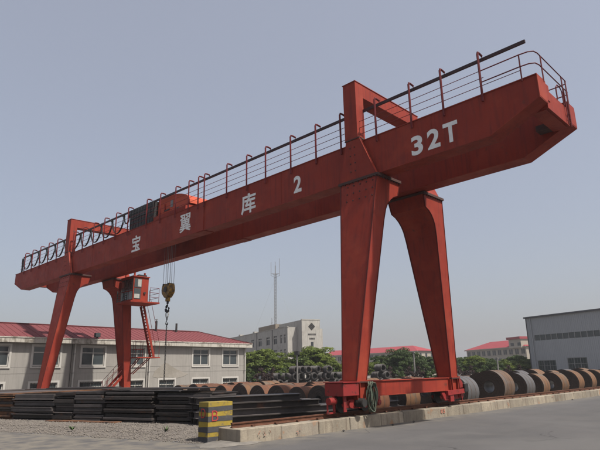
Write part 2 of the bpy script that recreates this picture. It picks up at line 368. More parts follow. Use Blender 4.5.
# painted marks on the kerb and lettering on things
def text_mesh(s, size, bold=0.0):
    cu = bpy.data.curves.new('t', 'FONT'); cu.body = s; cu.size = size; cu.align_x = 'CENTER'; cu.align_y = 'CENTER'; cu.offset = bold; cu.extrude = .004; cu.resolution_u = 4
    o = bpy.data.objects.new('t', cu); col.objects.link(o)
    dg = bpy.context.evaluated_depsgraph_get(); dg.update(); m = bpy.data.meshes.new_from_object(o.evaluated_get(dg))
    bpy.data.objects.remove(o); m.materials.clear(); return m
def lettering(name, s, size, loc, ux, uy, mt, parent, bold=0.0, sx=1.0, hgt=None, wid=None):
    m = text_mesh(s, size, bold)
    if len(m.vertices):
        co = np.zeros(len(m.vertices)*3); m.vertices.foreach_get('co', co); co = co.reshape(-1, 3)
        mn, mx = co.min(0), co.max(0); co[:, :2] -= ((mn+mx)/2)[:2]
        if hgt: co[:, 1] *= hgt/(mx[1]-mn[1])
        if wid: co[:, 0] *= wid/(mx[0]-mn[0])
        ux, uy = np.array(V(ux).normalized()), np.array(V(uy).normalized()); nz = np.cross(ux, uy)
        l = np.array(V(loc) - wloc(parent) if parent else V(loc))
        w = co[:, :1]*ux + co[:, 1:2]*uy + co[:, 2:3]*nz + l
        m.vertices.foreach_set('co', w.reshape(-1))
        m.update()
    return obj(name, m, mt, parent)
p = hit(443, 414.5, 0, KX+.006)
lettering('painted_number', '83', .2, (KX+.014, p.y, .2), (0, 1, 0), (0, 0, 1), REDF, kerb, .004, hgt=.15, wid=.30)
for px, py in ((262, 433), (267, 433), (301, 431.5), (507, 404), (553, 400)):
    p = hit(px, py, 0, KX)
    for q in range(3):
        mb = MB(); a = V((KX+.014, p.y+random.uniform(-.12, .12), .10+random.uniform(0, .16))); b = a+V((0, random.uniform(-.07, .07), random.uniform(-.07, .07)))
        mb.bar(a, b, .004, .018, (1, 0, 0)); mb.build('painted_scrawl', REDF, kerb)

# striped barrier block
bx0, bx1, by0, by1 = -.86, -.45, -5.93, -5.16
t = thing('striped_barrier', ((bx0+bx1)/2, (by0+by1)/2, 0), 'yellow and black striped concrete barrier block with red letters at kerb end', 'barrier')
cor = lambda j_: [(bx0+j_, by0+j_), (bx1-j_, by0+j_), (bx1-j_, by1-j_), (bx0+j_, by1-j_)]
zs = [[-.05]*4]
for hgt in (.17, .12, .12, .12, .12, .115, .12, .115): zs.append([sum(zs[-1])/4+hgt+random.uniform(-.016, .016) for _ in range(4)])
zs[-1] = [.945, .95, .94, .945]
for k in range(8):
    j_ = .005*(k % 2) + .004*(k/8); c_ = cor(j_)
    MB().hexa([(x, y, z_+.0008) for (x, y), z_ in zip(c_, zs[k])], [(x, y, z_) for (x, y), z_ in zip(c_, zs[k+1])]).build('painted_band', BYEL if k % 2 else BBLK, t, bevel=.004)
lettering('painted_letter', 'B', .3, (bx1+.004, by0+.21, .62), (0, 1, 0), (0, 0, 1), REDP, t, -.004, hgt=.25, wid=.19)
lettering('painted_letter', 'D', .3, (bx0+.21, by0-.004, .68), (1, 0, 0), (0, 0, 1), REDP, t, -.004, hgt=.22, wid=.17)

# ------------------------------------------------------------------ gantry crane
CR = thing('gantry_crane', (-12, 1.5, .45), 'tall red double girder gantry crane spanning the steel yard', 'gantry crane')
ZB, ZT, XE, XS, ZE, XL, XLS = 8.165, 9.57, 6.41, 4.88, 8.86, -34.62, -32.9
GY = ((0.0, .62), (2.38, 3.01))
for gi, (y0, y1) in enumerate(GY):
    # web box, a little inside the flanges
    prof = [(XL+.02, ZT-.02), (XL+.02, 8.86), (XLS, ZB+.025), (XS, ZB+.025), (XE-.02, ZE+.02), (XE-.02, ZT-.02)]
    g = MB().prism([(x, y0+.025, z) for x, z in prof], (0, y1-y0-.05, 0)).build('main_girder', RED, CR)
    MB().box((XL, y0, ZT-.02), (XE, y1, ZT+.012)).build('top_flange', RED, g)
    mb = MB()
    mb.box((XLS, y0, ZB), (XS, y1, ZB+.025)); mb.hexa([(XS, y0, ZB), (XE, y0, ZE-.01), (XE, y0, ZE+.016), (XS, y0, ZB+.025)], [(XS, y1, ZB), (XE, y1, ZE-.01), (XE, y1, ZE+.016), (XS, y1, ZB+.025)])
    mb.hexa([(XLS, y0, ZB), (XL, y0, 8.83), (XL, y0, 8.86), (XLS, y0, ZB+.025)], [(XLS, y1, ZB), (XL, y1, 8.83), (XL, y1, 8.86), (XLS, y1, ZB+.025)])
    mb.build('bottom_flange', RED, g)
    MB().box((XE-.02, y0+.004, ZE+.02), (XE+.006, y1-.004, ZT-.022)).build('end_plate', RED, g)
    # field splice and web stiffening
    for x in (-9.55, ):
        MB().box((x-.24, y0-.006 if gi == 0 else y0, ZB+.02), (x+.24, y0+.028, ZT-.03)).build('splice_plate', RED, g)
        MB().box((x-.3, y0+.04, ZB-.03), (x+.3, y1-.04, ZB+.002)).build('splice_plate', RED, g)
    for x in (-28.5, -21.0, -15.2, -4.0, 3.0):                    # weld seams between plates
        MB().box((x-.012, y0+.018, ZB+.026), (x+.012, y0+.026, ZT-.022)).build('weld_seam', RED, g)
    rail(0, 0, .1, 0) if False else None
    # trolley rail on top
    yc = (y0+y1)/2; m2 = MB(); m2.box((XL+.6, yc-.03, ZT+.014), (XE-1.0, yc+.03, ZT+.10)); m2.build('trolley_rail', RAILM, g)
# end ties between the girders
for x0, x1 in ((XE-.42, XE-.02), (XL+.05, XL+.4)):
    MB().box((x0, GY[0][1]+.002, 8.74), (x1, GY[1][0]-.002, 9.34)).build('end_tie', RED, CR)
MB().box((XE-.07, GY[0][1]+.004, 8.98), (XE+.0, GY[0][1]+.22, 9.50)).build('tie_gusset', RED, CR)
MB().box((XE-.5, GY[0][1]+.02, 8.70), (XE-.1, GY[1][0]-.02, 8.735)).build('tie_soffit', RED, CR)
MB().box((5.5, 2.0, 8.74), (5.9, 2.37, 8.92)).build('cable_bracket', FLG, CR)

def lerp(a, b, t): return a+(b-a)*t
LEGX = 0.08
def leg(xc, outer_t, outer_b, sgn, zb_=1.36):
    """tapering box leg; sgn -1 front (camera side), +1 back; outer faces at outer_t (top) and outer_b (base)"""
    zt = 8.04
    def yo(z): return lerp(outer_b, outer_t, (z-zb_)/(zt-zb_))
    def hx(z): return lerp(.275, .80, ((z-zb_)/(zt-zb_))**1.0)
    def wy(z): return lerp(.47, .68, (z-zb_)/(zt-zb_))
    prof_z = [zb_, 3.2, 5.0, 6.55]
    xc_b = lambda z: xc + lerp(.10, .0, (z-zb_)/(zt-zb_))
    mb = MB(); rings = []
    for z in prof_z:
        yo_, w, h, c = yo(z), wy(z), hx(z), xc_b(z); yi = yo_ - sgn*w
        rings.append([(c-h, yo_, z), (c+h, yo_, z), (c+h, yi, z), (c-h, yi, z)])
    # haunch that flares inwards under the girder
    for z, ex in ((6.95, .03), (7.15, .10), (7.33, .22), (7.47, .38), (7.57, .62), (zt, .66)):
        yo_, w, h, c = yo(z), wy(z)+ex, hx(z), xc_b(z); yi = yo_ - sgn*w
        rings.append([(c-h, yo_, z), (c+h, yo_, z), (c+h, yi, z), (c-h, yi, z)])
    n = len(rings); vs = [v for r_ in rings for v in r_]; fs = [(3, 2, 1, 0), tuple(range(4*n-4, 4*n))]
    for i in range(n-1):
        for k in range(4): fs.append((4*i+k, 4*i+(k+1) % 4, 4*i+4+(k+1) % 4, 4*i+4+k))
    mb.add(vs, fs); L = mb.build('leg', RED, CR)
    # edge plates: outer and inner plate run a little proud of the side faces
    for side in (0, 3):
        for cx in (-1, 1):
            v2, f2 = [], []
            for ring in rings:
                x0, y_, z = ring[side]; x1 = ring[1][0]; d = sgn*.010 if side == 0 else -sgn*.010
                e0, e1 = (x0-.018, x0+.030) if cx < 0 else (x1-.030, x1+.018)
                v2 += [(e0, y_+d, z), (e1, y_+d, z), (e1, y_-d, z), (e0, y_-d, z)]
            for i in range(n-1):
                for k in range(4): f2.append((4*i+k, 4*i+(k+1) % 4, 4*i+4+(k+1) % 4, 4*i+4+k))
            f2 += [(3, 2, 1, 0), tuple(range(4*n-4, 4*n))]
            MB().add(v2, f2).build('edge_plate', EDGE, L)
    # seating flanges, bolts
    z = zt; yo_, w = yo(z)+sgn*.05, wy(z)+.74; h = hx(z)+.07; yi = yo_-sgn*w
    a, b = sorted((yo_, yi)); c = xc_b(z)
    MB().box((c-h, a, z), (c+h, b, z+.045)).build('seating_flange', FLG, L)
    MB().box((c-h, a, z+.048), (c+h, b, z+.09)).build('seating_flange', FLG, L)
    for k in range(9):
        yy = a+.08+(b-a-.16)*k/8; MB().cyl((c+h-.045, yy, z-.035), (c+h-.045, yy, z), .022, 6).build('bolt', BOLT, L)
        if sgn < 0: MB().cyl((c-h+.1+(2*h-.2)*k/8, a+.03, z-.035), (c-h+.1+(2*h-.2)*k/8, a+.03, z), .022, 6).build('bolt', BOLT, L)
    z = zb_; h = hx(z)+.07; c = xc_b(z); a, b = sorted((yo(z)+sgn*.07, yo(z)-sgn*(wy(z)+.07)))
    MB().box((c-h, a, z-.07), (c+h, b, z-.036)).build('base_flange', FLG, L); MB().box((c-h, a, z-.034), (c+h, b, z)).build('base_flange', RED, L)
    if sgn < 0:   # bolt pattern on the front head
        for zz in (7.9, 7.62, 7.34):
            for k in range(5):
                x = c + (-.55+.275*k); MB().cyl((x, yo(zz)-.022, zz), (x, yo(zz)+.002, zz), .026, 6).build('bolt', BOLT, L)
    return L
FARX = -24.4
def DZ(x): return 0 if x > -5 else -.85
for xc in (LEGX, FARX):
    leg(xc, -.15, -1.2, -1, 1.36+DZ(xc)); leg(xc, 4.12, 4.82, 1, 1.36+DZ(xc))
    # saddle plates that clasp the girders above the legs, and the portal frame on top
    for side in (0, 1):
        if side == 0: ya, yb = -.15, -.004
        else: ya, yb = 3.014, 4.05
        sp = MB().prism([(xc-.80, ya, 8.135), (xc+.76, ya, 8.135), (xc+.12, ya, 9.66), (xc-.46, ya, 9.66)], (0, yb-ya, 0)).build('saddle', RED, CR)
        if side == 0:
            for zz in (8.45, 8.75, 9.05, 9.35):
                for s_ in (-.17, .03): MB().cyl((xc+s_-.12, ya-.02, zz), (xc+s_-.12, ya+.002, zz), .024, 6).build('bolt', BOLT, sp)
            MB().box((xc-.50, ya-.03, 9.64), (xc+.16, .33, 9.68)).build('saddle_flange', FLG, sp)
            MB().prism([(xc+.765, ya-.012, 8.135), (xc+.80, ya-.012, 8.135), (xc+.155, ya-.012, 9.64), (xc+.125, ya-.012, 9.64)], (0, .135, 0)).build('saddle_rib', RED, sp)
        # inside bracket under the girder
    pf = MB().box((xc-.50, -.15, 9.682), (xc+.075, .30, 11.93)).build('portal_post', RED, CR)
    MB().box((xc-.50, 3.62, 9.665), (xc+.075, 4.06, 11.93)).build('portal_post', RED, CR)
    MB().box((xc-.497, .301, 11.40), (xc+.072, 3.619, 11.93)).build('portal_beam', RED, CR)
    MB().box((xc-.52, -.17, 11.931), (xc+.095, 4.08, 11.955)).build('portal_cap', RED, CR)

# sill beams and bogies
for xc in (LEGX+.08, FARX+.08):
    near = xc > -5; MBZ[0] = DZ(xc)
    sb = MB().box((xc-.24, -.62, .90), (xc+.24, 4.28, 1.31)).build('sill_beam', RED, CR)
    MB().box((xc-.28, -.60, .872), (xc+.28, 4.26, .899)).build('bottom_flange', RED, sb); MB().box((xc-.28, -.60, 1.311), (xc+.28, 4.26, 1.335)).build('top_flange', RED, sb)
    for yc in (-.93, 4.53):
        bg_ = MB().box((xc-.27, yc-.31, .78), (xc+.27, yc+.31, 1.285)).build('leg_shoe', RED, CR)
        for k in (-1, 1):
            MB().box((xc+.272, yc+k*.2-.015, .80), (xc+.36, yc+k*.2+.015, 1.28)).build('rib', RED, bg_)
            MB().box((xc-.27, yc+k*.312-.008, .8), (xc+.35, yc+k*.312+.008, 1.28)).build('rib', RED, bg_)
    for yc, s_ in ((-.93, -1), (4.53, 1)):
        bo = MB().prism([(xc-.20, yc-.85, .70), (xc-.20, yc-.78, .60), (xc-.20, yc-.3, .56), (xc-.20, yc+.3, .56), (xc-.20, yc+.78, .60), (xc-.20, yc+.85, .70), (xc-.20, yc+.55, .82), (xc-.20, yc-.55, .82)], (.055, 0, 0)).build('bogie', REDB, CR)
        MB().prism([(xc+.15, yc-.85, .70), (xc+.15, yc-.78, .60), (xc+.15, yc-.3, .56), (xc+.15, yc+.3, .56), (xc+.15, yc+.78, .60), (xc+.15, yc+.85, .70), (xc+.15, yc+.55, .82), (xc+.15, yc-.55, .82)], (.055, 0, 0)).build('bogie_plate', REDB, bo)
        MB().cyl((xc-.26, yc, .70), (xc+.26, yc, .70), .07, 12).build('pivot_pin', FLG, bo)
        xr = 0.0 if near else -24.3
        for k in (-.55, .55):
            w = MB().cyl((xr-.055, yc+k, .685), (xr+.055, yc+k, .685), .222, 24).build('wheel', DGREY, bo, smooth=True)
            MB().cyl((xr-.085, yc+k, .685), (xr-.057, yc+k, .685), .25, 24).build('wheel_flange', DGREY, bo, smooth=True)
            MB().cyl((xr+.057, yc+k, .685), (xr+.085, yc+k, .685), .25, 24).build('wheel_flange', DGREY, bo, smooth=True)
            MB().cyl((xc+.207, yc+k, .685), (xc+.29, yc+k, .685), .095, 16).build('axle_box', REDB, bo, smooth=True)
            MB().box((xc+.208, yc+k-.14, .60), (xc+.24, yc+k+.14, .77)).build('bearing_plate', REDB, bo)
        # drive: gearbox, motor, buffer
        if s_ < 0:
            hb = MB().prism([(xc-.30, yc-1.05, .93), (xc+.42, yc-1.05, .93), (xc+.42, yc-1.05, 1.27), (xc+.40, yc-1.05, 1.30), (xc-.28, yc-1.05, 1.30), (xc-.30, yc-1.05, 1.27)], (0, .72, 0)).build('drive_cover', REDB, CR, bevel=.012)
            MB().box((xc-.33, yc-1.08, 1.302), (xc+.45, yc-.31, 1.325)).build('lid', REDB, hb)
            MB().cyl((xc+.05, yc-1.30, .80), (xc+.05, yc-1.02, .80), .10, 18).build('buffer', REDB, bo, smooth=True)
            MB().box((xc-.02, yc-1.04, .47), (xc+.05, yc-1.0, .93)).build('rail_sweep', REDB, bo); MB().box((xc+.27, yc-.92, .5), (xc+.31, yc-.80, .93)).build('rail_sweep', REDB, bo)
            MB().box((xc-.02, yc-1.33, .45), (xc+.03, yc-1.0, .50)).build('sweep_bar', REDB, bo); MB().box((xc-.01, yc-1.31, .50), (xc+.02, yc-1.27, .82)).build('sweep_bar', REDB, bo)
            gm = MB().cyl((xc+.22, yc-.22, .72), (xc+.52, yc-.22, .72), .12, 18).build('gear_motor', DGREY, bo, smooth=True)
            for k in range(5): MB().cyl((xc+.30+k*.045, yc-.22, .72), (xc+.312+k*.045, yc-.22, .72), .135, 18).build('cooling_fin', DGREY, gm)
            MB().box((xc+.245, yc+.28, .60), (xc+.42, yc+.72, .92)).build('gearbox', REDB, bo, bevel=.03)
            MB().cyl((xc+.42, yc+.4, .78), (xc+.47, yc+.4, .78), .10, 14).build('gearbox_cover', REDB, bo); MB().cyl((xc+.42, yc+.6, .70), (xc+.46, yc+.6, .70), .08, 14).build('gearbox_cover', REDB, bo)
        else:
            hb = MB().prism([(xc-.26, yc+.34, .95), (xc-.26, yc+.62, .95), (xc-.26, yc+.62, 1.12), (xc-.26, yc+.46, 1.30), (xc-.26, yc+.34, 1.30)], (.58, 0, 0)).build('drive_cover', REDB, CR, bevel=.01)
            MB().bar((xc+.33, yc-.62, .80), (xc+.33, yc+.58, .84), .10, .16).build('bogie_arm', REDB, bo)
            MB().box((xc+.25, yc-.45, .50), (xc+.36, yc-.2, .72)).build('bogie_foot', REDB, bo); MB().prism([(xc+.22, yc-.9, .82), (xc+.22, yc-.7, .82), (xc+.22, yc-.45, .55), (xc+.22, yc-.7, .55)], (.06, 0, 0)).build('brace', REDB, bo)
            MB().cyl((xc+.05, yc+.86, .80), (xc+.05, yc+1.1, .80), .10, 18).build('buffer', DGREY, bo, smooth=True)
            MB().box((xc-.0, yc+.95, .47), (xc+.05, yc+.99, .93)).build('rail_sweep', REDB, bo)
            MB().box((xc+.16, yc+.60, .78), (xc+.42, yc+.86, 1.12)).build('gear_motor', DGREY, bo, bevel=.03)

MBZ[0] = 0
# hand rail posts, rails, festoon track (front walkway)
POSTS = [-32.7, -31.2, -29.65, -28.12, -26.59, -23.94, -22.48, -20.98, -19.55, -18.09, -16.64, -14.59, -13.21, -11.76, -10.59, -9.77, -9.28, -7.54, -6.13, -4.89, -3.37, -1.98, -.72, .89, 2.32, 3.51, 4.81]
for x in POSTS:
    po = MB().tube([(x, -.028, 9.32), (x, -.028, 10.93), (x, .0, 10.985), (x, .10, 11.0), (x, .27, 10.98)], .036, 6).build('railing_post', DARKRED, CR)
    MB().box((x-.01, .255, 10.90), (x+.01, .275, 10.985)).build('track_hanger', DARKRED, po)
tr = MB().box((-33.9, .235, 10.80), (6.15, .295, 10.90)).build('festoon_track', TRACK, CR)
for z in (9.84, 10.09, 10.34):
    MB().tube([(-33.6, .0, z), (6.0 if z < 10 else 4.9, .0, z)], .011, 5).build('hand_rail', DARKRED, CR)
# railing round the right end
xe = XE-.02
for z in (9.96, 10.34):
    MB().tube([(4.81, 0, z), (6.0, 0, z), (6.25, .03, z), (6.38, .12, z), (6.42, .3, z), (6.42, 1.2, z), (6.42, 2.55, z), (6.36, 2.72, z), (6.2, 2.75, z), (5.2, 2.75, z)], .018, 6).build('hand_rail', DARKRED, CR)
for x, y in ((6.0, .0), (6.42, .50), (6.42, 2.15), (6.42, 2.5), (5.2, 2.75)):
    MB().tube([(x, y, 9.3 if y > .6 and y < 2.3 else 9.5), (x, y, 10.34)], .02, 6).build('railing_post', DARKRED, CR)
MB().tube([(6.40, 1.55, 9.34), (6.40, 1.55, 9.75), (6.40, 1.7, 9.88), (6.40, 1.95, 9.88), (6.40, 2.08, 9.78), (6.40, 2.1, 9.34)], .02, 6).build('ladder_hoop', DARKRED, CR)
for z in (9.1, 8.95): MB().tube([(6.44, 2.16, z), (6.44, 2.36, z)], .014, 6).build('ladder_rung', DARKRED, CR)
for yy in (2.14, 2.37): MB().tube([(6.44, yy, 8.7), (6.44, yy, 9.9)], .018, 6).build('ladder_stile', DARKRED, CR)
# back walkway railing
for x in range(-33, 6, 3):
    MB().tube([(x+.3, 3.03, 9.4), (x+.3, 3.03, 10.55)], .02, 6).build('railing_post', DARKRED, CR)
for z in (10.05, 10.5): MB().tube([(-33.5, 3.03, z), (5.2, 3.03, z)], .011, 5).build('hand_rail', DARKRED, CR)
# festoon cable loops towards the far end
nodes = [-34.0] + [x+.35 for x in POSTS if x < -17] + [-17.05]
for i in range(len(nodes)-1):
    a, b = nodes[i], nodes[i+1]; dep = min(.95, .62*(b-a)**.8+.1)
    for dy in (0, .05):
        MB().tube([(lerp(a, b, t_), .265+dy, 10.79-dep*(1-(2*t_-1)**2)**.6) for t_ in np.linspace(0, 1, 13)], .026, 5).build('festoon_cable', BLACK, CR)
    MB().box((a-.06, .20, 10.70), (a+.06, .33, 10.80)).build('cable_trolley', BLACK, CR)
MB().box((-34.35, .05, 9.6), (-33.9, .40, 10.85)).build('cable_bundle', BLACK, CR) if False else None
for k in range(5):
    MB().tube([(-34.15+.06*k, .25, 10.75), (-34.2+.07*k, .28, 10.2), (-34.1+.05*k, .25, 9.62)], .028, 5).build('festoon_cable', BLACK, CR)

# lettering on the front girder
yl = -.0
def glet(s, px, py, hgt, wid, bold):
    p = hit(px, py, 1, .018); lettering('painted_character', s, 1.0, (p.x, .0185, p.z), (1, 0, 0), (0, 0, 1), WHITE, CR, bold, hgt=hgt, wid=wid)
glet('宝', 136, 243.2, .90, .90, .020); glet('翼', 185.2, 222.8, .92, .95, .012); glet('库', 248.3, 203.3, .92, .97, .022); glet('2', 297.5, 184, .70, .42, .03)
glet('3', 417, 145.2, .67, .43, .03); glet('2', 433.5, 138.5, .67, .45, .03); glet('T', 450.5, 132, .67, .50, .03)

# operator's cab beside the far back leg
cx0, cx1, cy0, cy1, cz0, cz1 = -23.42, -21.75, 3.30, 4.45, 6.42, 8.05
cab = MB().box((cx0, cy0+.03, cz0), (cx1-.03, cy1, cz1)).build('operator_cab', RED, CR)
MB().box((cx0-.1, cy0-.25, cz0-.10), (cx1+.25, cy1+.75, cz0-.002)).build('cab_floor', RED, cab)
MB().box((cx0-.05, cy0-.03, cz1+.002), (cx1+.05, cy1+.05, cz1+.06)).build('cab_roof', RED, cab)
for x0, x1 in ((cx0+.08, cx0+.55), (cx0+.62, cx0+1.05), (cx0+1.12, cx1-.1)):
    for z0, z1 in ((cz0+.72, cz1-.12), (cz0+.12, cz0+.66)):
        w = MB().box((x0, cy0+.005, z0), (x1, cy0+.028, z1)).build('cab_window', GLASS, cab)
        MB().box((x0-.03, cy0-.004, z0-.03), (x1+.03, cy0+.004, z0)).build('window_bar', RED, cab)
for y0, y1, z0, z1 in ((cy0+.10, cy0+.62, cz0+.92, cz1-.12), (cy0+.10, cy0+.58, cz0+.16, cz0+.86)):
    MB().box((cx1-.028, y0, z0), (cx1-.008, y1, z1)).build('cab_window', GLASS, cab)
MB().box((cx1-.007, cy0+.12, cz0+.2), (cx1+.002, cy0+.5, cz0+.48)).build('window_blind', CURT, cab)
MB().box((cx1-.007, cy0+.34, cz0+.98), (cx1+.002, cy0+.6, cz1-.16)).build('window_blind', CURT, cab)
MB().cyl((cx1-.03, cy0+.86, cz0+.58), (cx1+.05, cy0+.86, cz0+.58), .075, 12).build('cab_lamp', DGREY, cab)
MB().box((cx1-.25, cy0+.35, cz1+.06), (cx1+.05, cy0+.95, cz1+.16)).build('roof_unit', BLACK, cab)
for y_ in (cy0+.2, cy1-.2):
    for x_ in (cx0+.2, cx1-.3): MB().box((x_, y_-.05, cz1+.06), (x_+.1, y_+.05, cz1+.35)).build('cab_hanger', RED, cab)
ry = cy1+.70
for x_ in (cx1+.2, cx0+.6): MB().tube([(x_, ry, cz0), (x_, ry, cz0+.95)], .016, 5).build('cab_railing_post', DARKRED, cab)
MB().tube([(cx1+.2, cy1+.02, cz0), (cx1+.2, cy1+.02, cz0+.9)], .016, 5).build('cab_railing_post', DARKRED, cab)
for z in (.32, .62, .95): MB().tube([(cx1+.2, cy1, cz0+z), (cx1+.2, ry, cz0+z), (cx0+.6, ry, cz0+z)], .016, 5).build('cab_railing', DARKRED, cab)
for k in range(5): MB().box((cx0-.05+k*.01, cy0-.22, cz0+.06+k*.14), (cx0+.5, cy0-.19, cz0+.10+k*.14)).build('cab_guard_bar', DGREY, cab)
MB().box((cx0-.05, cy0-.23, cz0), (cx0-.01, cy0-.18, cz0+.8)).build('cab_guard_post', DGREY, cab); MB().box((cx0+.46, cy0-.23, cz0), (cx0+.5, cy0-.18, cz0+.8)).build('cab_guard_post', DGREY, cab)
# ladder to a landing on the far back leg
lt, lb_ = V((-23.35, 4.95, 6.32)), V((-23.35, 5.92, 2.88))
lad = MB().bar(lt+V((.22, 0, 0)), lb_+V((.22, 0, 0)), .035, .16).build('ladder_stile', RED, CR); MB().bar(lt-V((.22, 0, 0)), lb_-V((.22, 0, 0)), .035, .16).build('ladder_stile', RED, CR)
for k in range(17):
    c = lt.lerp(lb_, (k+.5)/17); MB().box((c.x-.2, c.y-.10, c.z-.018), (c.x+.2, c.y+.10, c.z+.018)).build('ladder_tread', RED, CR)
MB().tube([lt+V((.3, .45, .55)), lb_+V((.3, .35, .9)), lb_+V((.3, .35, 0))], .016, 5).build('ladder_handrail', DARKRED, CR); MB().tube([lt+V((-.3, .45, .55)), lb_+V((-.3, .35, .9)), lb_+V((-.3, .35, 0))], .016, 5).build('ladder_handrail', DARKRED, CR)
MB().box((-24.1, 4.62, 2.80), (-23.0, 6.35, 2.87)).build('landing', RED, CR)
for x_ in (-24.05, -23.75):
    MB().bar((x_, 6.0, 2.80), (x_, 4.75, 1.75), .05, .05).build('landing_brace', RED, CR)
    MB().bar((x_, 5.2, 2.80), (x_, 4.70, 2.2), .05, .05).build('landing_brace', RED, CR)
    for yy in (4.85, 5.4): MB().tube([(x_, yy, 2.87), (x_, yy, 3.9)], .016, 5).build('landing_post', DARKRED, CR)
    for z in (3.4, 3.9): MB().tube([(x_, 4.75, z), (x_, 5.5, z)], .014, 5).build('landing_rail', DARKRED, CR)
# stair from the ground on the other side of that leg
for s_ in (-.3, .3):
    MB().bar((-24.4+s_, 3.0, .35), (-24.4+s_, 4.3, 1.75), .04, .16).build('stair_stringer', RED, CR)
    for d_ in (.45, .9): MB().tube([(-24.4+s_, 3.0, .35+d_), (-24.4+s_, 4.3, 1.75+d_)], .016, 5).build('stair_rail', DARKRED, CR)
    for k in range(4): MB().tube([(-24.4+s_, 3.1+k*.36, .45+k*.39), (-24.4+s_, 3.1+k*.36, 1.36+k*.39)], .014, 5).build('stair_post', DARKRED, CR)
for k in range(6): MB().box((-24.7, 3.05+k*.21, .42+k*.226), (-24.1, 3.25+k*.21, .45+k*.226)).build('stair_tread', RED, CR)

# hose bundle hanging on the near front bogie
t = thing('hose_bundle', (.55, -.70, .5), 'coiled green hose bundle hung on the near crane bogie', 'hose')
for k in range(9):
    a = random.uniform(-.05, .05); o_ = random.uniform(-.04, .04)
    pts = [(.62+.05*math.sin(q*2+k)+a, -.72+.13*math.cos(q)+o_, .88+(.40+.03*random.random())*math.sin(q)+.02*math.sin(3*q+k)) for q in np.linspace(0, 2*math.pi, 22)]
    MB().tube(pts, .022, 6).build('hose_loop', HOSE, t, smooth=True)
MB().cyl((.40, -.72, 1.22), (.66, -.72, 1.22), .022, 8).build('hose_hook', DGREY, t)

# trolley
t = thing('trolley', (-14, 1.5, 9.67), 'red crane trolley with black mesh box on top of the girders', 'trolley')
for y_ in (.31, 2.695):
    MB().box((-14.25 if y_ < 1 else -16.9, y_-.1, 9.71), (-11.2, y_+.1, 9.90)).build('side_frame', RED, t)
    for x_ in (-16.2, -12.0): MB().cyl((x_, y_-.05, 9.83), (x_, y_+.05, 9.83), .16, 18).build('wheel', DGREY, t, smooth=True)
for x_ in (-16.9, -14.2, -11.5): MB().box((x_, .42, 9.80), (x_+.28, 2.59, 10.0)).build('cross_frame', RED, t)
bxm = MB().box((-16.8, .20, 9.70), (-14.3, 2.3, 10.86)).build('winch_box', BLACK, t)
for k in range(9): MB().box((-16.8+k*.305, .18, 9.71), (-16.75+k*.305, .198, 10.88)).build('mesh_bar', DGREY, bxm)
for k in range(3): MB().box((-16.8, .165, 10.0+k*.3), (-14.3, .179, 10.035+k*.3)).build('mesh_bar', DGREY, bxm)
MB().box((-17.02, .3, 9.72), (-16.82, 2.3, 10.9)).build('control_cabinet', DGREY, t)
# rounded red housing
pr = [(-14.2, 9.90)] + [(-14.2+3.05*math.sin(a)**1.0 if a > 0 else -14.2, 10.02+.98*math.cos(a)**.75) for a in np.linspace(0, math.pi/2-.02, 12)]
hs = MB().prism([(x_, .45, z_) for x_, z_ in pr], (0, 1.8, 0)).build('machine_housing', REDH, t)
MB().box((-12.95, .425, 10.22), (-12.72, .448, 10.62)).build('housing_vent', GREY, hs)
MB().box((-13.55, .41, 10.15), (-13.45, .448, 10.55)).build('housing_bracket', RED, hs); MB().box((-13.55, .41, 10.12), (-13.05, .448, 10.18)).build('housing_bracket', DGREY, hs)
HX, HY = -14.52, 1.5
for dx, dy in ((-.36, -.1), (-.27, .1), (-.12, -.1), (-.04, .1), (.04, -.1), (.12, .1), (.27, -.1), (.36, .1)):
    MB().tube([(HX+dx, HY+dy, 9.95), (HX+dx, HY+dy, 6.2)], .011, 5).build('hoist_rope', ROPE, t)
# hook block
t = thing('hook_block', (HX, HY, 4.9), 'yellow and black hook block hanging on steel ropes', 'hook block')
w = V((rt.x, rt.y, 0))
prof = [(-.34, 6.42), (-.40, 6.30), (-.44, 6.10), (-.40, 5.92), (-.24, 5.76), (-.14, 5.68), (.14, 5.68), (.24, 5.76), (.40, 5.92), (.44, 6.10), (.40, 6.30), (.34, 6.42)]
hbk = MB().prism([(HX+a, HY-.17, z_) for a, z_ in prof], (0, .34, 0)).build('sheave_housing', YEL, t, bevel=.03)
for y_ in (-.2, .18): MB().cyl((HX, HY+y_, 6.12), (HX, HY+y_+.02, 6.12), .16, 16).build('hub_plate', DGREY, t)
for x_ in (-.3, .18): MB().box((HX+x_, HY-.18, 6.30), (HX+x_+.12, HY+.18, 6.44)).build('rope_guard', BLACK, t)
MB().cyl((HX, HY, 5.48), (HX, HY, 5.70), .13, 14).build('swivel', YEL, t, smooth=True)
hk = [(0, 5.5), (.0, 5.36), (-.03, 5.26), (-.12, 5.17), (-.15, 5.06), (-.10, 4.96), (.01, 4.92), (.11, 4.97), (.15, 5.07), (.12, 5.16)]
MB().tube([(HX+a, HY, z_) for a, z_ in hk], [.065, .06, .06, .065, .07, .075, .075, .065, .05, .03], 8).build('hook', BLACK, t, smooth=True)
